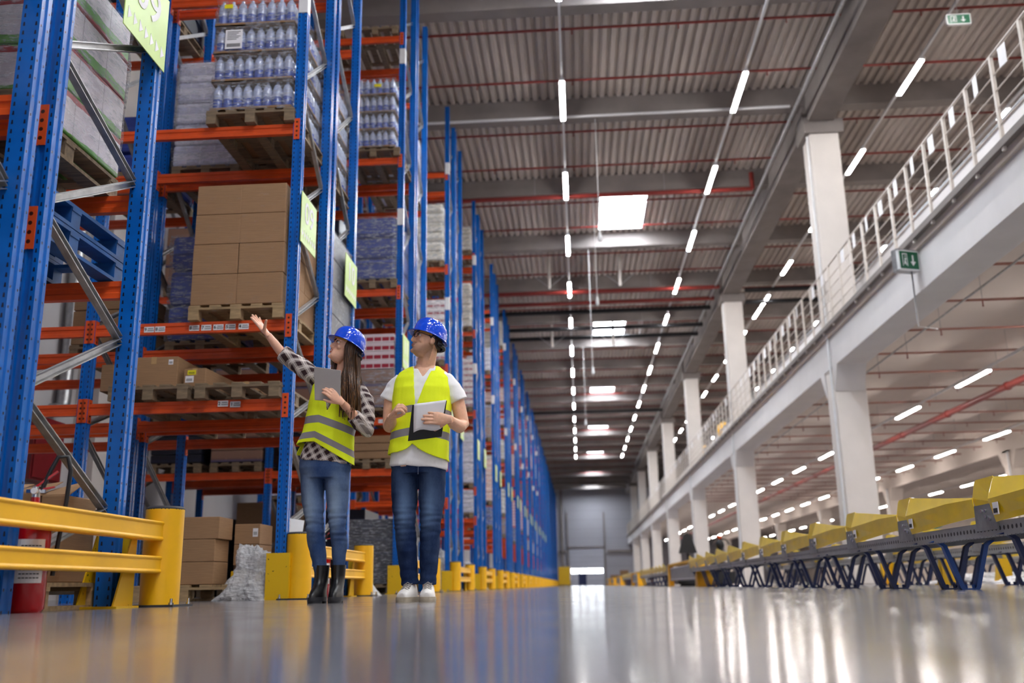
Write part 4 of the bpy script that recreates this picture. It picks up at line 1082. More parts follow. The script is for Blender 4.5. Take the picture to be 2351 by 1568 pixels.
def face_sculpt(me, M, sc):
    v, nn = vn(me); Mi = np.array(M.inverted()); loc = (v @ Mi[:3, :3].T + Mi[:3, 3]) / sc
    Rm = np.array(M.to_3x3())
    def dent(c, r, amt, d=(0, 1, 0)):
        e = ((loc - np.array(c)) / np.array(r)); w_ = np.exp(-(e ** 2).sum(1)) * (np.abs(e).max(1) < 3.2)
        return (w_ * amt * sc)[:, None] * (Rm @ np.array(d))[None, :]
    dv = np.zeros_like(v)
    for s in (-1, 1):
        dv += dent((s * .032, -.086, .118), (.016, .03, .012), .0085)
        dv += dent((s * .045, -.075, .055), (.016, .03, .020), .002)
        dv += dent((s * .080, .008, .100), (.006, .010, .018), .004, (-s, .2, 0))
        dv += dent((s * .006, -.098, .073), (.004, .010, .003), .0018, (0, .3, 1))
    dv += dent((0, -.093, .0497), (.020, .02, .0022), .0045)
    dv += dent((0, -.09, .030), (.020, .02, .006), .003)
    dv += dent((0, -.092, .066), (.004, .02, .005), .002)
    setv(me, v + dv)
def hand_into(mb, wr, d, n_, side, curls, sc=1.0, thumb=(.55, .75, .25), tcurl=(.15, .3, .35), splay=.06, spl0=0):
    d = Vector(d).normalized(); n_ = Vector(n_); n_ = (n_ - d * n_.dot(d)).normalized(); s = d.cross(n_) * side; wr = Vector(wr)
    Q = lambda a, b, c: wr + (d * a + s * b + n_ * c) * sc
    # palm
    rings = []
    for a, hw, hh, off in ((-.02, .025, .018, 0), (0, .027, .017, 0), (.02, .034, .0165, .003), (.05, .041, .0155, .002), (.08, .042, .0135, 0), (.096, .038, .0105, 0)):
        rings.append([Q(a, off + hw * math.cos(2 * math.pi * j / 20), hh * math.sin(2 * math.pi * j / 20)) for j in range(20)])
    mb.loft(rings)
    mb.ell(Q(.03, .024, .008), (.018 * sc, .018 * sc, .014 * sc), 12, 8)
    bases = [(.088, .030), (.094, .0105), (.090, -.0095), (.080, -.029)]; lens = (.073, .081, .075, .060); rad = (.0098, .0100, .0096, .0086)
    for i in range(4):
        a, b = bases[i]; sp = (1.5 - i) * splay + spl0; p = Q(a, b, .0); cur = curls[i]; ang = 0; pts = [Q(a - .015, b, 0), p]
        rr_ = [rad[i] * sc * 1.1, rad[i] * sc * 1.12]
        for q, (f, c) in enumerate(zip((.46, .30, .24), cur)):
            ang += c; dd = (d * math.cos(ang) + n_ * math.sin(ang)); dd = (dd * math.cos(sp) + s * math.sin(sp)).normalized()
            m_ = p + dd * lens[i] * f * sc * .5; p = p + dd * lens[i] * f * sc
            pts += [m_, p]; rr_ += [rad[i] * sc * (1.0 - .06 * q), rad[i] * sc * (1.02 - .12 * q)]
        rr_[-1] *= .72
        mb.path(pts, rr_, 10)
    td = (d * thumb[0] + s * thumb[1] + n_ * thumb[2]).normalized(); p = Q(.018, .022, .004); pts = [p - td * .01 * sc, p]; rr_ = [.013 * sc, .0135 * sc]
    ax = td.cross(d)
    if ax.length < .1: ax = n_.copy()
    ax.normalize(); 
    for L_, c, r_ in ((.042, tcurl[0], .0115), (.034, tcurl[1], .0102), (.027, tcurl[2], .0085)):
        td = (Matrix.Rotation(c, 3, ax) @ td).normalized(); p = p + td * L_ * sc; pts.append(p); rr_.append(r_ * sc)
    pts.append(p + td * .004 * sc); rr_.append(.005 * sc)
    mb.path(pts, rr_, 12)
def skin_mat(name, base, dark):
    n = N(name); a = n.t.nodes.new('ShaderNodeVertexColor'); a.layer_name = 'tone'
    f = n.noise(60, 3); c = n.mix(n.ramp(f, .35, .7), lin(base), tuple(x * .9 for x in lin(base)[:3]) + (1,))
    c = n.mix(a.outputs[0], c, lin(dark)) if False else n.mix(n.math('MULTIPLY', n.xyz(a.outputs[0])[0], 1.0), c, lin(dark))
    n.set(c, .48, 0, .4); n.b.inputs['Subsurface Weight'].default_value = .12; n.b.inputs['Subsurface Radius'].default_value = (.02, .008, .004)
    n.b.inputs['Subsurface Scale'].default_value = .5
    n.bump(n.noise(120, 3), .15, .003); return n.m
SKINM = skin_mat('skin_man', 'EAB698', '5A4034'); SKINW = skin_mat('skin_woman', 'EAB498', '5A4034')
def tone(me, fn):
    ca = me.color_attributes.new('tone', 'FLOAT_COLOR', 'POINT'); v, _ = vn(me); t = fn(v)
    a = np.ones((len(v), 4), 'f'); a[:, 0] = t; a[:, 1] = t; a[:, 2] = t; ca.data.foreach_set('color', a.ravel())
def clothmat(name, hexc, rough=.8, var=.1, scale=30, st=(1, 1, 1), sheen=.2, b=.2):
    n = N(name); f = n.noise(scale, 4, n.stretch(st)); c = lin(hexc)
    g = n.noise(3.5, 3)
    d = n.mix(n.ramp(f, .3, .7), tuple(x * (1 - var) for x in c[:3]) + (1,), tuple(min(1, x * (1 + var)) for x in c[:3]) + (1,))
    n.set(d, rough, 0, .2); n.b.inputs['Sheen Weight'].default_value = sheen; n.bump(f, b, .003); return n
def denim(name, dark, lite, zc, xs):
    n = N(name); x, y, z = n.xyz(n.obj()); f = n.noise(140, 3, n.stretch((3, 3, .5))); g = n.noise(7, 5, n.stretch((1, 1, .5)))
    wsh = None
    for xc in xs:
        u = n.math('POWER', n.math('DIVIDE', n.math('SUBTRACT', x, xc), .045), 2.); v_ = n.math('POWER', n.math('DIVIDE', n.math('SUBTRACT', z, zc), .17), 2.)
        e = n.math('POWER', 2.718, n.math('MULTIPLY', n.math('ADD', u, v_), -1.)); wsh = e if wsh is None else n.math('MAXIMUM', wsh, e)
    k = n.math('ADD', n.math('MULTIPLY', wsh, .75), n.math('MULTIPLY', n.math('SUBTRACT', g, .5), 1.0)); 
    k = n.math('ADD', k, n.math('MULTIPLY', n.math('SUBTRACT', f, .5), .35))
    n.set(n.mix(n.ramp(k, -.1, .95), lin(dark), lin(lite)), .85, 0, .15); n.bump(f, .2, .002); return n.m
def hivis(name, bands):   # bands: list of (slope, z0, z1, xref) reflective strips
    n = N(name); x, y, z = n.xyz(n.obj()); m_ = None
    for (xr, k1, k2, z0, z1) in bands:   # different slope left / right of the zip
        dx = n.math('SUBTRACT', x, xr)
        sl = n.math('ADD', n.math('MULTIPLY', n.math('MINIMUM', dx, 0.), k1), n.math('MULTIPLY', n.math('MAXIMUM', dx, 0.), k2))
        zz = n.math('SUBTRACT', z, sl)
        b = n.math('MULTIPLY', n.math('GREATER_THAN', zz, z0), n.math('LESS_THAN', zz, z1)); m_ = b if m_ is None else n.math('MAXIMUM', m_, b)
    f = n.noise(300, 2); c = n.mix(n.ramp(f, .3, .7), lin('EAFB14'), lin('F4FF38'))
    n.set(n.mix(m_, c, lin('8F8A8E')), n.math('MULTIPLY_ADD', m_, -.25, .75), 0, .2)
    n.l(n.mix(m_, lin('EAFB14'), (0, 0, 0, 1)), n.b.inputs['Emission Color']); n.b.inputs['Emission Strength'].default_value = 0.0
    n.bump(f, .1, .002); return n.m
def folds(v, amp, fx, fz, seed=0, ax=(1, 1, 1)):
    out = np.empty(len(v), 'f')
    for i, p in enumerate(v): out[i] = noise.noise(Vector((p[0] * fx + seed, p[1] * fx, p[2] * fz)))
    return out * amp
HELB = plain('helmet_blue', '064CDE', .12, var=.03, coat=.8)
def helmet(root, M, sc, lx):
    P = lambda x, y, z: M @ (Vector((x, y, z)) * sc)
    rings = []; n = 48
    prof = [(1.0, 0), (1.0, .018), (.985, .045), (.93, .075), (.82, .102), (.66, .124), (.45, .139), (.22, .147), (.03, .149)]
    zb = .139; tilt = .10
    for k, h in prof:
        ring = []
        for j in range(n):
            t = 2 * math.pi * j / n; x = .098 * k * math.cos(t); y = .006 + .119 * k * math.sin(t)
            ridge = .006 * math.exp(-(x / .022) ** 2) * (1 if h > .03 else 0)
            ring.append(P(x, y, zb + h * .88 + ridge - (y - .0) * tilt * (1 if h < .02 else 1 - h * 3)))
        rings.append(ring)
    mb = MB(); mb.loft(rings, cap=True)
    # brim
    br = []
    for rr_, dz in ((.99, .004), (1.10, -.003), (1.12, -.006), (1.10, -.009), (.97, -.003)):
        ring = []
        for j in range(n):
            t = 2 * math.pi * j / n; fr = max(0, -math.sin(t)) ** 2.2
            k = 1 + (rr_ - 1) * (1 + 1.5 * fr) if rr_ > 1 else rr_
            x = .098 * k * math.cos(t); y = .006 + .119 * k * math.sin(t)
            ring.append(P(x, y, zb + dz - y * tilt - (.008 * fr if rr_ > 1 else 0)))
        br.append(ring)
    mb.loft(br + [br[0]], cap=False)
    h = put('hard_hat', mb.mesh('hard_hat', HELB, 50), root)
    # dark inner harness with strap at the nape and a tan sweat band
    m = MB(); nb = []
    for dz in (-.045, -.012):
        nb.append([P(.088 * math.cos(t), .012 + .106 * math.sin(t), zb + dz - .02 + .004) for t in [R(20 + 140 * j / 16) for j in range(17)]])
    m.loft(nb, cap=False, closed=False); m.path([P(.094 * math.cos(t), .008 + .118 * math.sin(t), zb - .052) for t in [R(35 + 110 * j / 12) for j in range(13)]], .009 * sc, 8)
    o = put('harness', m.mesh('harness', BLACK, 60), h); o.modifiers.new('s', 'SOLIDIFY').thickness = .004
    m = MB(); nb = []
    for dz, k in ((-.012, 1.0), (.012, 1.03)):
        nb.append([P(.080 * k * math.cos(t), -.004 + .097 * k * math.sin(t), zb + dz - (.104 * k * math.sin(t)) * tilt) for t in [R(180 + 180 * j / 20) for j in range(21)]])
    m.loft(nb, cap=False, closed=False)
    o = put('sweat_band', m.mesh('band', plain('tan_band', 'C08A3C', .7), 60), h); o.modifiers.new('s', 'SOLIDIFY').thickness = .003
    return h
WHT = plain('eye_white', 'E6E0DC', .2); IRIS = plain('dark_iris', '2A1A12', .1)
def eyes(root, M, sc, body, lid):
    for s in (-1, 1):
        m = MB(); c = M @ (Vector((s * .032, -.0735, .1185)) * sc)
        m.ell(c, (.0112 * sc,) * 3, 16, 12); e = put('eye', m.mesh('eye', WHT, 60), body)
        m = MB(); c = M @ (Vector((s * .032 - .001, -.0818, .1195)) * sc); m.ell(c, (.0052 * sc, .0042 * sc, .0052 * sc), 12, 8); put('iris', m.mesh('iris', IRIS, 60), e)
        m = MB(); m.path([M @ (Vector((s * a, b, c_)) * sc) for a, b, c_ in ((.018, -.0835, .1205), (.026, -.0875, .1265), (.036, -.0865, .127), (.046, -.079, .1215))], [.0012 * sc, .0024 * sc, .0024 * sc, .0012 * sc], 8)
        put('eyelash', m.mesh('eyelash', lid, 60), body)
        for up_ in (1, -1):      # skin lids closing over the ball
            m = MB(); rg = []
            for i in range(7):
                el = R((22 if up_ > 0 else -26) + up_ * i * 11)
                rg.append([M @ (Vector((s * .032 + .0124 * math.cos(el) * math.sin(R(q)), -.0735 - .0124 * math.cos(el) * math.cos(R(q)), .1185 + .0124 * math.sin(el))) * sc) for q in range(-80, 81, 16)])
            m.loft(rg, cap=False, closed=False)
            q_ = put('eyelid', m.mesh('eyelid', SKINM if root is man else SKINW, 0), body); q_.data.shade_smooth()
def brows(root, M, sc, mat, th=.003):
    for s in (-1, 1):
        m = MB(); m.path([M @ (Vector((s * a, b, c_)) * sc) for a, b, c_ in ((.012, -.0935, .1375), (.026, -.0945, .1435), (.040, -.087, .1445), (.053, -.0735, .1385))], [(th * .7 * sc, th * sc), (th * sc, th * 1.3 * sc), (th * sc, th * 1.2 * sc), (th * .4 * sc, th * .5 * sc)], 8)
        put('eyebrow', m.mesh('eyebrow', mat, 60), root)
HAIRD = plain('dark_short_hair', '2A1C14', .6, var=.3, scale=40)
LIPM = plain('lips', 'B0605A', .35, var=.06); TEETH = plain('teeth', 'F0ECE6', .25, var=.02)
def lips(root, M, sc, mat, open_=0):
    m = MB()
    m.path([M @ (Vector(p) * sc) for p in ((-.023, -.0845, .053 + open_ * .003), (-.010, -.0955, .0555), (0, -.0975, .0545), (.010, -.0955, .0555), (.023, -.0845, .053 + open_ * .003))], [(.0008, .0008), (.0026 * sc, .0026 * sc), (.0032 * sc, .0026 * sc), (.0026 * sc, .0026 * sc), (.0008, .0008)], 10)
    m.path([M @ (Vector(p) * sc) for p in ((-.021, -.0845, .0515 + open_ * .003), (-.009, -.0950, .0455 - open_ * .003), (0, -.0965, .0445 - open_ * .003), (.009, -.0950, .0455 - open_ * .003), (.021, -.0845, .0515 + open_ * .003))], [(.0008, .0008), (.003 * sc, .0032 * sc), (.0035 * sc, .0034 * sc), (.003 * sc, .0032 * sc), (.0008, .0008)], 10)
    put('lips', m.mesh('lips', mat, 60), root)
def person(label, loc):
    return thing('person', label, 'person', loc)
def setw(o, root):      # meshes are modelled in world space; shift them under the root
    o.parent = root; o.matrix_parent_inverse = Matrix.Identity(4)
    return o
class W(MB):            # mesh builder that subtracts the root location
    pass
def finish(me, mat, name, root, solid=0):
    me.materials.clear(); me.materials.append(mat); me.shade_smooth()
    v, _ = vn(me); setv(me, v - np.array(root.location))
    o = put(name, me, root)
    if solid: s = o.modifiers.new('solid', 'SOLIDIFY'); s.thickness = solid; s.offset = 1
    return o
def rebase(o, root):    # parts built in world coordinates
    for q in [o] + list(o.children_recursive):
        if q.type == 'MESH' and not q.get('rb'):
            v, _ = vn(q.data); setv(q.data, v - np.array(root.location)); q['rb'] = 1

# ---------------- the man
MLOC = Vector((-1.02, 6.2, 0))
man = person('man in blue hard hat, glasses, white shirt and yellow vest, holding a clipboard', MLOC)
Mh = Matrix.Translation((-.970, 6.165, 1.600)) @ Matrix.Rotation(R(-60), 4, 'Z') @ Matrix.Rotation(R(-15), 4, 'X')
# pivot: shift so that the skull centre stays put
cen = Mh.to_3x3() @ Vector((0, 0, .12)); Mh.translation = Vector((-.966, 6.17, 1.694)) - cen
SCM = 1.0
T_M = [(.84, -1.032, 6.21, .165, .115), (.90, -1.030, 6.21, .170, .115), (1.0, -1.022, 6.21, .160, .108), (1.12, -1.015, 6.20, .162, .108), (1.25, -1.010, 6.20, .172, .115), (1.36, -1.008, 6.21, .178, .115), (1.43, -1.006, 6.22, .172, .100), (1.475, -1.003, 6.22, .14, .08), (1.505, -.995, 6.22, .085, .066), (1.53, -.99, 6.215, .06, .06)]
mb = MB(); mb.loft(ell_rings(T_M))
mb.path([(-.99, 6.22, 1.47), (-.985, 6.21, 1.53), (-.972, 6.195, 1.59), (-.960, 6.19, 1.66)], [.064, .062, .060, .058], 24)
head_into(mb, Mh, SCM)
# arms
RA = [(-1.165, 6.22, 1.435), (-1.215, 6.225, 1.36), (-1.228, 6.23, 1.24), (-1.232, 6.235, 1.145), (-1.215, 6.16, 1.115), (-1.19, 6.07, 1.128), (-1.168, 5.985, 1.146)]
mb.path(RA, [.040, .046, .046, .044, .043, .038, .028], 20)
hand_into(mb, (-1.166, 5.975, 1.148), (.42, -.55, .36), (.75, .45, -.45), -1, [(.65, 1.1, .5), (.7, 1.15, .5), (.75, 1.1, .5), (.8, 1.1, .5)], 1.02, (.8, .25, .6), (.1, .15, .2))
LA = [(-.845, 6.22, 1.43), (-.79, 6.225, 1.35), (-.765, 6.23, 1.23), (-.742, 6.225, 1.125), (-.752, 6.15, 1.098), (-.775, 6.04, 1.10), (-.790, 5.955, 1.111)]
mb.path(LA, [.040, .046, .047, .045, .043, .038, .028], 20)
hand_into(mb, (-.795, 5.935, 1.112), (-.95, -.24, .06), (.05, .98, .05), 1, [(.05, .25, .12), (.04, .12, .08), (.06, .2, .12), (.12, .35, .2)], 1.0, (.45, .55, .75), (.1, .1, .1), .05)
# legs under the jeans
mb.path([(-1.115, 6.215, .87), (-1.115, 6.20, .66), (-1.102, 6.17, .46), (-1.09, 6.19, .30), (-1.082, 6.215, .08)], [.085, .072, .052, .045, .035], 16)
mb.path([(-.945, 6.215, .87), (-.942, 6.20, .66), (-.945, 6.18, .46), (-.955, 6.20, .30), (-.965, 6.22, .08)], [.085, .072, .052, .045, .035], 16)
me = remesh(mb, .0036, 3, .4); face_sculpt(me, Mh, SCM)
Mi = np.array(Mh.inverted())
def tone_m(v):
    l = (v @ Mi[:3, :3].T + Mi[:3, 3])
    x, y, z = l[:, 0], l[:, 1], l[:, 2]
    line = .052 + .55 * np.clip(y + .05, 0, .2)
    b = 1 / (1 + np.exp((z - line) / .006)) * (y < .035) * (z > -.06)
    b *= 1 / (1 + np.exp(-(z + .012) / .010))
    mst = np.exp(-(((z - .064) / .006) ** 2)) * (np.abs(x) < .03) * (y < -.07)
    mouth = np.exp(-((x / .022) ** 4 + ((z - .049) / .009) ** 4)) * (y < -.07)
    t = np.clip(b + .8 * mst, 0, 1) * (1 - mouth) * .55
    near = (np.abs(x) < .1) & (np.abs(y) < .14) & (z > -.07) & (z < .25)
    # hair area at sides
    hair = (z > .085) * (y > .022) * 1.0
    return np.where(near, np.maximum(t, hair * .0), 0)
tone(me, tone_m)
body = finish(me, SKINM, 'body', man)
n0 = set(bpy.data.objects)
eyes(man, Mh, SCM, man, HAIRD); brows(man, Mh, SCM, HAIRD, .0036); lips(man, Mh, SCM, plain('man_lips', 'B27A6C', .45, var=.05))
helmet(man, Mh, 1.0, 0)
# short hair at nape and temple
P = lambda x, y, z: Mh @ Vector((x, y, z))
m = MB(); rr0 = []
for z, k in ((.062, .99), (.085, 1.03), (.11, 1.045), (.14, 1.045), (.165, 1.03)):
    lo = 38 if z < .08 else (14 if z < .1 else -6 if z < .12 else -22)
    rr0.append([P(.074 * k * math.cos(t), .004 + .092 * k * math.sin(t), z) for t in [R(lo + (180 - 2 * lo) * j / 24) for j in range(25)]])
m.loft(rr0, cap=False, closed=False); o = put('hair', m.mesh('hair', HAIRD, 60), man); o.modifiers.new('s', 'SOLIDIFY').thickness = .006
# glasses
gl = MB()
for s in (-1, 1):
    pts = []
    for j in range(25):
        t = 2 * math.pi * j / 24; c, s_ = math.cos(t), math.sin(t)
        pts.append(P(s * .034 + .0265 * math.copysign(abs(c) ** .7, c), -.1005 + .010 * ((s * .034 + .0265 * c) / .06) ** 2, .1165 + .0185 * math.copysign(abs(s_) ** .75, s_)))
    gl.path(pts, .0023, 8)
    gl.path([P(s * .060, -.092, .124), P(s * .074, -.075, .124), P(s * .081, -.03, .122), P(s * .083, .01, .120), P(s * .082, .03, .108)], .0026, 8)
gl.path([P(-.009, -.0995, .120), P(0, -.1025, .123), P(.009, -.0995, .120)], .0022, 8)
g = put('glasses', gl.mesh('glasses', plain('black_acetate', '101014', .2), 60), man)
lens = MB()
for s in (-1, 1): lens.add([P(s * .034 + .0245 * math.copysign(abs(math.cos(2 * math.pi * j / 24)) ** .7, math.cos(2 * math.pi * j / 24)), -.0995, .1165 + .0165 * math.copysign(abs(math.sin(2 * math.pi * j / 24)) ** .75, math.sin(2 * math.pi * j / 24))) for j in range(24)], [tuple(range(24))])
put('lens', lens.mesh('lens', glassy('lens_glass', (.9, .9, .95, 1), .08, .02)), g)
for o in set(bpy.data.objects) - n0:
    if o.type == 'MESH': rebase(o, man)
# jeans
def jeans(rows, legs, mat, root, vox=.0045, seed=0, sc=1):
    mb = MB(); mb.loft(ell_rings(rows))
    for pts, rad in legs: mb.path(pts, rad, 24)
    me = remesh(mb, vox, 5, .5); v, nn = vn(me)
    f = folds(v, .009, 8, 42, seed) * np.clip(1.1 - np.abs(v[:, 2] - .48) / .16, .15, 1)
    f += folds(v, .006, 10, 40, seed + 5) * np.clip((.22 - v[:, 2]) / .1, 0, 1) + folds(v, .0045, 14, 18, seed + 9)
    setv(me, v + nn * f[:, None]); return finish(me, mat, 'jeans', root)
j = jeans([(.80, -1.030, 6.215, .172, .118), (.86, -1.030, 6.215, .183, .122), (.93, -1.030, 6.21, .180, .118), (.97, -1.028, 6.21, .170, .112)],
      [([(-1.118, 6.215, .84), (-1.122, 6.21, .74), (-1.119, 6.20, .63), (-1.105, 6.165, .46), (-1.095, 6.175, .32), (-1.088, 6.205, .20), (-1.080, 6.215, .105)], [(.090, .105), (.088, .098), (.083, .088), (.067, .07), (.064, .066), (.058, .06), (.054, .058)]),
       ([(-.945, 6.215, .84), (-.941, 6.21, .74), (-.941, 6.205, .63), (-.945, 6.175, .46), (-.953, 6.185, .32), (-.960, 6.21, .20), (-.966, 6.215, .105)], [(.090, .105), (.088, .098), (.083, .088), (.067, .07), (.062, .066), (.056, .06), (.053, .058)])],
      denim('dark_denim', '16264A', '5A7192', .60, (-.09, .075)), man, seed=3)
m = MB(); m.path([(-1.035 + .02, 6.088, .955), (-1.032 + .02, 6.092, .86), (-1.03 + .015, 6.10, .79)], .002, 6)
o = put('fly_seam', m.mesh('seam', plain('seam_thread', '7A86A0', .8)), man); rebase(o, man)
# t-shirt
mb = MB(); mb.loft(ell_rings([(.845, -1.030, 6.21, .186, .126, 0, -.09), (.90, -1.030, 6.21, .184, .126, 0, -.06), (1.0, -1.022, 6.21, .172, .119), (1.12, -1.015, 6.20, .173, .118), (1.25, -1.010, 6.20, .183, .124), (1.36, -1.008, 6.21, .190, .123), (1.43, -1.006, 6.22, .185, .108), (1.475, -1.003, 6.22, .155, .09), (1.505, -.995, 6.22, .098, .076), (1.525, -.99, 6.22, .076, .070)]))
mb.path([(-1.14, 6.22, 1.430), (-1.195, 6.225, 1.375), (-1.222, 6.228, 1.325), (-1.234, 6.23, 1.30)], [.058, .062, .063, .064], 24)
mb.path([(-.87, 6.22, 1.425), (-.812, 6.225, 1.365), (-.782, 6.228, 1.31), (-.768, 6.23, 1.28)], [.058, .063, .064, .065], 24)
me = remesh(mb, .0045, 4, .5); v, nn = vn(me); setv(me, v + nn * (folds(v, .008, 9, 16, 2) + folds(v, .003, 22, 30, 7))[:, None])
def keep(c):
    if c.z > 1.515 : return False
    if c.y < 6.2 and c.z > 1.425 and abs(c.x + .988) < (c.z - 1.425) * .62: return False
    if c.z > 1.49 and abs(c.x + .99) < .066: return False
    return True
cut(me, keep); finish(me, clothmat('white_cotton', 'F2F0F1', .85, .04, 200).m, 'shirt', man, .003)
# vest
def vest(rows, keep, mat, root, seed, vox=.0045):
    mb = MB(); mb.loft(ell_rings(rows)); me = remesh(mb, vox, 4, .5); v, nn = vn(me)
    zr = v[:, 2]; lo = np.clip((rows[4][0] - zr) / .35, 0, 1)
    setv(me, v + nn * (folds(v, .010, 7, 4, seed) * (.3 + lo) + folds(v, .004, 16, 18, seed + 3))[:, None])
    cut(me, keep); return finish(me, mat, 'safety_vest', root, .004)
VR = [(.84, -1.030, 6.205, .205, .148, 0, -.10), (.90, -1.028, 6.205, .201, .146, 0, -.05), (1.0, -1.022, 6.205, .192, .140), (1.12, -1.014, 6.20, .190, .136), (1.25, -1.010, 6.20, .193, .140), (1.36, -1.008, 6.21, .190, .140), (1.43, -1.006, 6.22, .184, .124), (1.475, -1.003, 6.225, .158, .104), (1.50, -1.0, 6.23, .122, .088), (1.52, -.995, 6.23, .09, .07)]
def kv(c):
    xz = -1.050
    if c.z > 1.512: return False
    hem = .992 - (.55 * max(0, c.x - xz) ** 1.0 * .95 if c.x > xz else .20 * (xz - c.x) ** 1.0) if c.y < 6.25 else .95
    if c.y < 6.26:
        if c.x > xz: hem = .985 - .42 * (1 - math.exp(-(c.x - xz) / .12)) * .26 * 1.0 - .06 * (c.x - xz)
        else: hem = .985 - .055 * (1 - math.exp(-(xz - c.x) / .04))
    else: hem = .93
    if c.z < hem: return False
    if c.y < 6.23 and c.z > 1.215:
        l = -1.028 - (c.z - 1.215) * .09; r = -1.028 + (c.z - 1.215) * .36
        if c.z > 1.46: l = max(-1.062, l)
        if l < c.x < r: return False
    if c.z > 1.47 and abs(c.x + .985) < .072: return False
    return True
vest(VR, kv, hivis('hivis_vest_man', [(-.03, .10, -.13, 1.188, 1.235), (-.03, .13, -.13, 1.040, 1.090)]), man, 4)
# shoes
def shoe(root, x, y, rz, mat, solemat, L=.27, w=.1, name='shoe'):
    M = Matrix.Translation((x, y, 0)) @ Matrix.Rotation(rz, 4, 'Z')
    mb = MB(); rings = []
    for (yy, hw, z0, h) in ((-.175, .020, .035, .02), (-.165, .036, .028, .035), (-.13, .046, .024, .052), (-.08, .049, .024, .064), (-.03, .044, .024, .082), (.02, .040, .024, .100), (.06, .037, .024, .105), (.085, .030, .028, .095), (.095, .018, .035, .08)):
        rings.append([M @ Vector((hw * math.cos(t), yy, z0 + (h if math.sin(t) > 0 else .012) * abs(math.sin(t)) ** .8 * (1 if math.sin(t) > 0 else -1) + .0)) for t in [2 * math.pi * j / 24 for j in range(24)]])
    mb.loft(rings); o = put(name, mb.mesh('shoe', mat, 50), root)
    so = MB(); out = []
    for (yy, hw) in ((-.183, .012), (-.175, .030), (-.15, .045), (-.11, .053), (-.06, .052), (0, .044), (.05, .043), (.09, .036), (.104, .015)): out.append((yy, hw))
    poly = [(-hw, yy) for yy, hw in out] + [(hw, yy) for yy, hw in reversed(out)]
    so.loft([[M @ Vector((a, b, 0)) for a, b in poly], [M @ Vector((a * 1.02, b * 1.01, .012)) for a, b in poly], [M @ Vector((a, b, .030)) for a, b in poly]])
    s_ = put('sole', so.mesh('sole', solemat, 50), o)
    return o, M
SHW = plain('white_leather', 'E4E0DC', .5, var=.06); SOLE = plain('worn_sole', 'A89C8A', .8, var=.2, scale=20)
for x, rz in ((-1.078, R(-6)), (-.958, R(5))):
    o, M = shoe(man, x, 6.19, rz, SHW, SOLE)
    l = MB()
    for i in range(5):
        yy = -.115 + i * .024; zz = .083 + i * .0105
        l.path([M @ Vector((-.026, yy, zz - .012)), M @ Vector((0, yy - .004, zz + .004)), M @ Vector((.026, yy, zz - .012))], .0032, 6)
        l.path([M @ Vector((-.024, yy, zz - .012)), M @ Vector((.024, yy + .020, zz - .002))], .0026, 6)
    q = put('laces', l.mesh('laces', plain('grey_laces', '9A948E', .8)), o)
    rebase(o, man)
# clipboard (held: a thing of its own)
def quad_slab(mb, c, th):
    c = [Vector(p) for p in c]; nrm = (c[1] - c[0]).cross(c[2] - c[0]).normalized() * th
    mb.add(c + [p + nrm for p in c], [(0, 1, 2, 3), (7, 6, 5, 4), (0, 4, 5, 1), (1, 5, 6, 2), (2, 6, 7, 3), (3, 7, 4, 0)])
cb = thing('clipboard', 'black clipboard with white paper held by the man', 'clipboard', (-.93, 5.95, 1.1))
b4 = [(-1.024, 5.915, 1.205), (-.805, 5.925, 1.229), (-.850, 6.005, 1.012), (-1.062, 5.985, .987)]
m = MB(); quad_slab(m, b4, .004); o = put('board', m.mesh('board', plain('black_board', '17181A', .4)), cb)
v, _ = vn(o.data); setv(o.data, v - np.array(cb.location))
m = MB(); 
TL, TR, BR, BL_ = [Vector(p) for p in ((-1.010, 5.906, 1.209), (-.806, 5.914, 1.231), (-.848, 5.965, 1.060), (-1.020, 5.955, 1.034))]
gr = []
for i in range(11):
    r = []
    for q in range(9):
        u, w_ = q / 8, i / 10
        p = TL.lerp(TR, u).lerp(BL_.lerp(BR, u), w_); p += Vector((0, -.006 - .010 * math.sin(w_ * 2.6) - .006 * math.sin(u * 5) * w_, .010 * w_ * math.sin(u * 6)))
        r.append(p - Vector(cb.location))
    gr.append(r)
m.loft(gr, cap=False, closed=False); o = put('paper', m.mesh('paper', WHITEP, 0), cb); o.data.shade_smooth(); o.modifiers.new('s', 'SOLIDIFY').thickness = .0015
m = MB(); c0 = TL.lerp(TR, .38); c1 = TL.lerp(TR, .62)
m.path([c0 + Vector((0, .002, -.004)) - cb.location, c1 + Vector((0, .002, -.004)) - cb.location], .003, 8); put('clip', m.mesh('clip', CHROME), cb)

# ---------------- the woman
WLOC = Vector((-1.62, 6.22, 0))
wom = person('long-haired woman in blue hard hat, plaid shirt and yellow vest, pointing up at the shelves', WLOC)
SCW = .95
Mw = Matrix.Rotation(R(-58), 4, 'Z') @ Matrix.Rotation(R(-22), 4, 'X')
cen = Mw.to_3x3() @ Vector((0, 0, .12)) * SCW; Mw.translation = Vector((-1.535, 6.23, 1.672)) - cen
TLT = -.20
def trow(z, cx, rx, ry, cy=6.25, tl=None): return (z, cx, cy, rx, ry, 0, TLT * max(0, min(1, (z - .95) / .4)) if tl is None else tl)
T_W = [trow(.82, -1.662, .150, .112), trow(.90, -1.66, .155, .110), trow(1.0, -1.65, .132, .095), trow(1.09, -1.64, .118, .088), trow(1.20, -1.625, .132, .098), trow(1.29, -1.610, .142, .110), trow(1.38, -1.590, .145, .098), trow(1.435, -1.575, .125, .080), trow(1.475, -1.562, .075, .06), trow(1.50, -1.555, .05, .05)]
mb = MB(); mb.loft(ell_rings(T_W))
mb.path([(-1.565, 6.26, 1.45), (-1.56, 6.255, 1.50), (-1.552, 6.25, 1.56), (-1.545, 6.25, 1.64)], [.050, .047, .046, .048], 20)
head_into(mb, Mw, SCW, True)
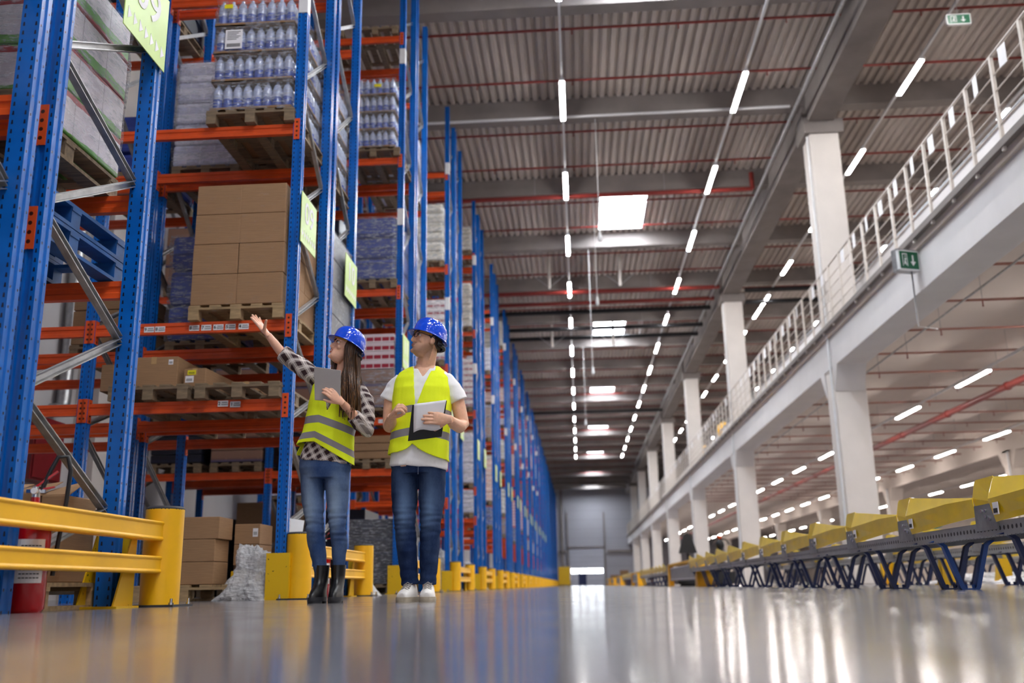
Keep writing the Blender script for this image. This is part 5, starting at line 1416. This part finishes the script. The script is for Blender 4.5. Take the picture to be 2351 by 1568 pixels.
mb.path([(-1.70, 6.25, 1.445), (-1.775, 6.215, 1.50), (-1.86, 6.165, 1.565), (-1.935, 6.12, 1.612), (-1.985, 6.085, 1.68), (-2.025, 6.06, 1.738)], [.043, .039, .034, .0325, .029, .021], 18)
hand_into(mb, (-2.03, 6.055, 1.742), (-.60, -.15, .78), (.62, -.35, .62), -1, [(-.06, .02, .02), (.04, .04, .04), (.12, .08, .06), (.2, .12, .1)], .95, (.55, .35, .80), (-.05, -.12, -.1), .03)
mb.path([(-1.455, 6.25, 1.385), (-1.405, 6.245, 1.31), (-1.392, 6.24, 1.20), (-1.392, 6.215, 1.115), (-1.43, 6.13, 1.165), (-1.475, 6.04, 1.225), (-1.497, 5.99, 1.252)], [.045, .042, .037, .037, .036, .028, .021], 18)
hand_into(mb, (-1.494, 5.972, 1.250), (-.70, -.36, .62), (-.45, .78, -.05), 1, [(.10, .45, .3), (.10, .45, .3), (.12, .45, .3), (.15, .5, .3)], .88, (.75, .62, .3), (.1, .15, .2), .02)
mb.path([(-1.735, 6.25, .88), (-1.732, 6.24, .65), (-1.702, 6.20, .50), (-1.69, 6.22, .38), (-1.655, 6.24, .10)], [.078, .062, .045, .045, .03], 16)
mb.path([(-1.585, 6.25, .88), (-1.575, 6.24, .65), (-1.558, 6.21, .50), (-1.55, 6.23, .38), (-1.545, 6.25, .10)], [.078, .062, .045, .045, .03], 16)
me = remesh(mb, .0034, 3, .4); face_sculpt(me, Mw, SCW)
Mi2 = np.array(Mw.inverted())
def tone_w(v):
    l = (v @ Mi2[:3, :3].T + Mi2[:3, 3]) / SCW
    return np.where((l[:, 2] > -.05) & (l[:, 2] < .25), 0.0, 0.0)
tone(me, tone_w); finish(me, SKINW, 'body', wom)
n0 = set(bpy.data.objects)
eyes(wom, Mw, SCW, wom, BLACK); brows(wom, Mw, SCW, HAIRD, .0016); lips(wom, Mw, SCW, LIPM, 2.2)
m = MB(); m.path([Mw @ (Vector(p) * SCW) for p in ((-.013, -.0925, .0505), (0, -.0955, .0500), (.013, -.0925, .0505))], [(.002, .0028), (.002, .0034), (.002, .0028)], 8); put('teeth', m.mesh('teeth', TEETH, 60), wom)
helmet(wom, Mw, SCW * 1.03, 0)
for o in set(bpy.data.objects) - n0:
    if o.type == 'MESH': rebase(o, wom)
# long hair: many tapered locks falling from under the hat
n = N('long_brown_hair'); f = n.noise(1, 4, n.stretch((150, 150, 1.2))); g = n.xyz(n.obj())[2]
rt = n.ramp(n.math('ADD', g, n.math('MULTIPLY', n.noise(6), .12)), 1.70, 1.40)
c = n.mix(n.math('MULTIPLY', n.ramp(f, .45, .75), n.math('MULTIPLY_ADD', rt, .7, .3)), lin('2B1A11'), lin('9A6A3E'))
n.set(c, .38, 0, .5); n.bump(f, .6, .004); HAIRB = n.m
rr = random.Random(11); hm = MB()
def lock(a, wob, zend, out, rad, shift=(0, 0)):
    # a: angle around the head (deg, head local, 0 = left of the face, 90 = back)
    t = R(a); p0 = Mw @ (Vector((.080 * math.cos(t), .008 + .096 * math.sin(t), .165)) * SCW)
    p1 = Mw @ (Vector((.086 * math.cos(t), .008 + .104 * math.sin(t), .10)) * SCW)
    c0 = Vector((-1.548, 6.25, 0)); d = Vector((p1.x - c0.x, p1.y - c0.y, 0)); d = d.normalized() if d.length else Vector((1, 0, 0))
    pts = [p0, p1]; z = p1.z; q = p1.copy(); k = 0
    while z > zend:
        z -= .05; k += 1; tt = k * .05
        tgt = c0 + Vector((d.x * (.070 + out), d.y * (.085 + out * .6), 0)) + Vector((shift[0] * min(1, tt / .35), shift[1] * min(1, tt / .35), 0))
        # lie over the shoulders
        if z < 1.47: tgt += Vector((0, (-.045 if d.y < .2 else .05), 0))
        q = q.lerp(Vector((tgt.x + .006 * math.sin(z * 18 + wob), tgt.y + .006 * math.cos(z * 15 + wob), z)), .55); q.z = z
        pts.append(q.copy())
    r_ = [rad * (.7 if i < 1 else 1) * (1 if i < len(pts) - 4 else .25 + .75 * (len(pts) - 1 - i) / 4) for i in range(len(pts))]
    hm.path(pts, [(r * 1.25, r * .8) for r in r_], 7)
for i in range(190):
    a = rr.uniform(-12, 200); lock(a, rr.uniform(0, 6), rr.uniform(1.19, 1.30) if a < 150 else rr.uniform(1.22, 1.36), rr.uniform(0, .026), rr.uniform(.0042, .0075), (.045 if a < 60 else .02, -.02))
for i in range(60):      # front locks hiding the near shoulder
    lock(rr.uniform(-22, 12), rr.uniform(0, 6), rr.uniform(1.16, 1.26), rr.uniform(.005, .03), rr.uniform(.004, .007), (rr.uniform(.0, .075), -.085))
for i in range(26):      # locks on the far side of the neck, down behind the tablet
    lock(rr.uniform(186, 206), rr.uniform(0, 6), rr.uniform(1.19, 1.30), rr.uniform(.0, .02), rr.uniform(.004, .007), (-.035, -.045))
me = hm.mesh('hair', HAIRB, 60); v, _ = vn(me); setv(me, v - np.array(wom.location)); put('hair', me, wom)
# plaid
n = N('plaid_flannel'); x, y, z = n.xyz(n.obj())
def band(co, fq, w_, ph=0.): return n.math('LESS_THAN', n.math('FRACT', n.math('MULTIPLY_ADD', co, fq, ph)), w_)
u = n.math('ADD', n.math('MULTIPLY', x, .8), n.math('MULTIPLY', z, .45)); vv = n.math('SUBTRACT', n.math('MULTIPLY', z, .9), n.math('MULTIPLY', x, .5))
uu = n.math('ADD', u, n.math('MULTIPLY', n.noise(4), .012)); vw = n.math('ADD', vv, n.math('MULTIPLY', y, .6))
a = n.math('ADD', band(uu, 19, .5), band(vw, 19, .5)); c = n.mix(n.math('MULTIPLY', a, .5), lin('C9BDB8'), lin('3C2C30'))
c = n.mix(n.math('MULTIPLY', n.math('MAXIMUM', band(uu, 19, .10, .3), band(vw, 19, .10, .3)), .7), c, lin('E4DCD8'))
n.set(c, .85, 0, .15); PLAID = n.m
mb = MB(); mb.loft(ell_rings([trow(.90, -1.66, .168, .122, tl=-.12), trow(.95, -1.658, .160, .116, tl=-.06), trow(1.0, -1.65, .146, .106), trow(1.09, -1.64, .132, .100), trow(1.20, -1.625, .144, .110), trow(1.29, -1.610, .153, .120), trow(1.38, -1.590, .156, .108), trow(1.435, -1.575, .138, .092), trow(1.475, -1.562, .088, .072), trow(1.495, -1.557, .062, .06)]))
mb.path([(-1.69, 6.25, 1.445), (-1.76, 6.22, 1.485), (-1.84, 6.175, 1.55), (-1.905, 6.138, 1.595), (-1.945, 6.112, 1.625)], [.056, .060, .056, .053, .050], 22)
mb.path([(-1.46, 6.25, 1.39), (-1.405, 6.245, 1.31), (-1.385, 6.24, 1.20), (-1.385, 6.215, 1.105), (-1.415, 6.15, 1.145), (-1.44, 6.10, 1.175)], [.056, .055, .052, .054, .052, .048], 22)
me = remesh(mb, .0045, 4, .5); v, nn = vn(me); setv(me, v + nn * (folds(v, .010, 16, 16, 12) + folds(v, .004, 30, 30, 7))[:, None])
cut(me, lambda c: not (c.z > 1.485 and c.x > -1.66) and not (c.y < 6.24 and c.z > 1.40 and abs(c.x + 1.57) < (c.z - 1.40) * .6))
finish(me, PLAID, 'plaid_shirt', wom, .003)
VW = [trow(.84, -1.672, .212, .150, tl=-.24), trow(.93, -1.672, .205, .148, tl=-.22), trow(1.0, -1.662, .186, .138, tl=-.16), trow(1.09, -1.648, .168, .126), trow(1.20, -1.628, .163, .128), trow(1.29, -1.610, .163, .134), trow(1.38, -1.588, .166, .124), trow(1.435, -1.575, .152, .106), trow(1.468, -1.565, .108, .088), trow(1.49, -1.558, .07, .065)]
def kw(c):
    xz = -1.705
    if c.z > 1.48: return False
    if c.x > xz: hem = 1.022 - .62 * (c.x - xz) - .05 * math.exp(-((c.x - xz - .05) / .04) ** 2) * 0
    else: hem = 1.022 - .03 * math.sin(min(1, (xz - c.x) / .12) * 3.14) * 0 - .10 * max(0, (xz - c.x) - .10)
    if c.y > 6.30: hem = min(hem, .96)
    if c.x > -1.47: hem = max(hem, .876)
    if c.z < hem: return False
    if c.y < 6.26 and c.z > 1.22:
        if -1.625 - (c.z - 1.22) * .15 < c.x < -1.625 + (c.z - 1.22) * .55: return False
    return True
vest(VW, kw, hivis('hivis_vest_woman', [(-.06, .0, -.38, 1.148, 1.198), (-.085, .04, -.52, 1.048, 1.092)]), wom, 9)
jeans([(.79, -1.662, 6.25, .150, .112), (.86, -1.660, 6.25, .172, .122), (.93, -1.66, 6.25, .165, .112), (.97, -1.656, 6.25, .148, .105)],
      [([(-1.74, 6.25, .85), (-1.738, 6.245, .74), (-1.731, 6.235, .65), (-1.706, 6.205, .52), (-1.700, 6.205, .45), (-1.696, 6.225, .38), (-1.678, 6.235, .28), (-1.664, 6.24, .19)], [(.082, .098), (.079, .090), (.073, .078), (.058, .062), (.057, .061), (.058, .062), (.049, .052), (.040, .044)]),
       ([(-1.582, 6.25, .85), (-1.573, 6.245, .74), (-1.570, 6.24, .65), (-1.558, 6.21, .52), (-1.551, 6.21, .45), (-1.546, 6.23, .38), (-1.549, 6.24, .28), (-1.551, 6.245, .19)], [(.082, .098), (.078, .090), (.072, .078), (.056, .060), (.053, .058), (.051, .058), (.044, .050), (.038, .042)])],
      denim('light_denim', '2E4570', '8496AC', .62, (-.12, .05)), wom, seed=30)
# ankle boots
BOOT = plain('black_leather', '101014', .35, var=.15, scale=20, bump=.2); 
for x, rz in ((-1.660, R(-6)), (-1.549, R(4))):
    M = Matrix.Translation((x, 6.225, 0)) @ Matrix.Rotation(rz, 4, 'Z'); mb = MB()
    rings = []
    for (z, yc, hw, hl) in ((.03, -.045, .043, .115), (.05, -.045, .044, .112), (.075, -.032, .042, .098), (.10, -.01, .041, .075), (.13, .008, .042, .058), (.17, .014, .044, .054), (.21, .016, .047, .056), (.235, .016, .048, .057)):
        rings.append([M @ Vector((hw * math.cos(t) * (.82 if math.sin(t) < -.5 else 1), yc + hl * math.sin(t), z)) for t in [2 * math.pi * j / 28 for j in range(28)]])
    mb.loft(rings); o = put('ankle_boot', mb.mesh('boot', BOOT, 60), wom)
    so = MB(); so.loft([[M @ Vector((.046 * math.cos(t) * k, -.050 + .118 * math.sin(t) * k, z)) for t in [2 * math.pi * j / 28 for j in range(28)]] for z, k in ((.012, .96), (.02, 1.0), (.038, 1.0))])
    so.loft([[M @ Vector((.036 * math.cos(t) * k, .025 + .042 * math.sin(t) * k, z)) for t in [2 * math.pi * j / 20 for j in range(20)]] for z, k in ((0, .92), (.05, 1.0))])
    so.loft([[M @ Vector((.044 * math.cos(t) * k, -.09 + .066 * math.sin(t) * k, z)) for t in [2 * math.pi * j / 20 for j in range(20)]] for z, k in ((0, .96), (.02, 1.0))])
    put('sole', so.mesh('sole', RUBBER, 50), o); rebase(o, wom)
# tablet
tb = thing('tablet', 'grey tablet computer held up by the woman', 'tablet', (-1.585, 5.94, 1.36))
q4 = [Vector(p) for p in ((-1.668, 5.925, 1.478), (-1.492, 5.925, 1.447), (-1.499, 5.965, 1.246), (-1.668, 5.965, 1.266))]
m = MB(); quad_slab(m, [p - tb.location for p in q4], .007); o = put('back_shell', m.mesh('shell', plain('grey_tablet', 'A8A29F', .45, .2, var=.04)), tb); bev(o, .003, 3)
m = MB(); qs = [p + (sum(q4, Vector()) / 4 - p) * .06 + Vector((0, .009, 0)) - tb.location for p in q4]; quad_slab(m, qs, .0015); put('screen', m.mesh('screen', plain('dark_glass', '0A0A0C', .1)), tb)
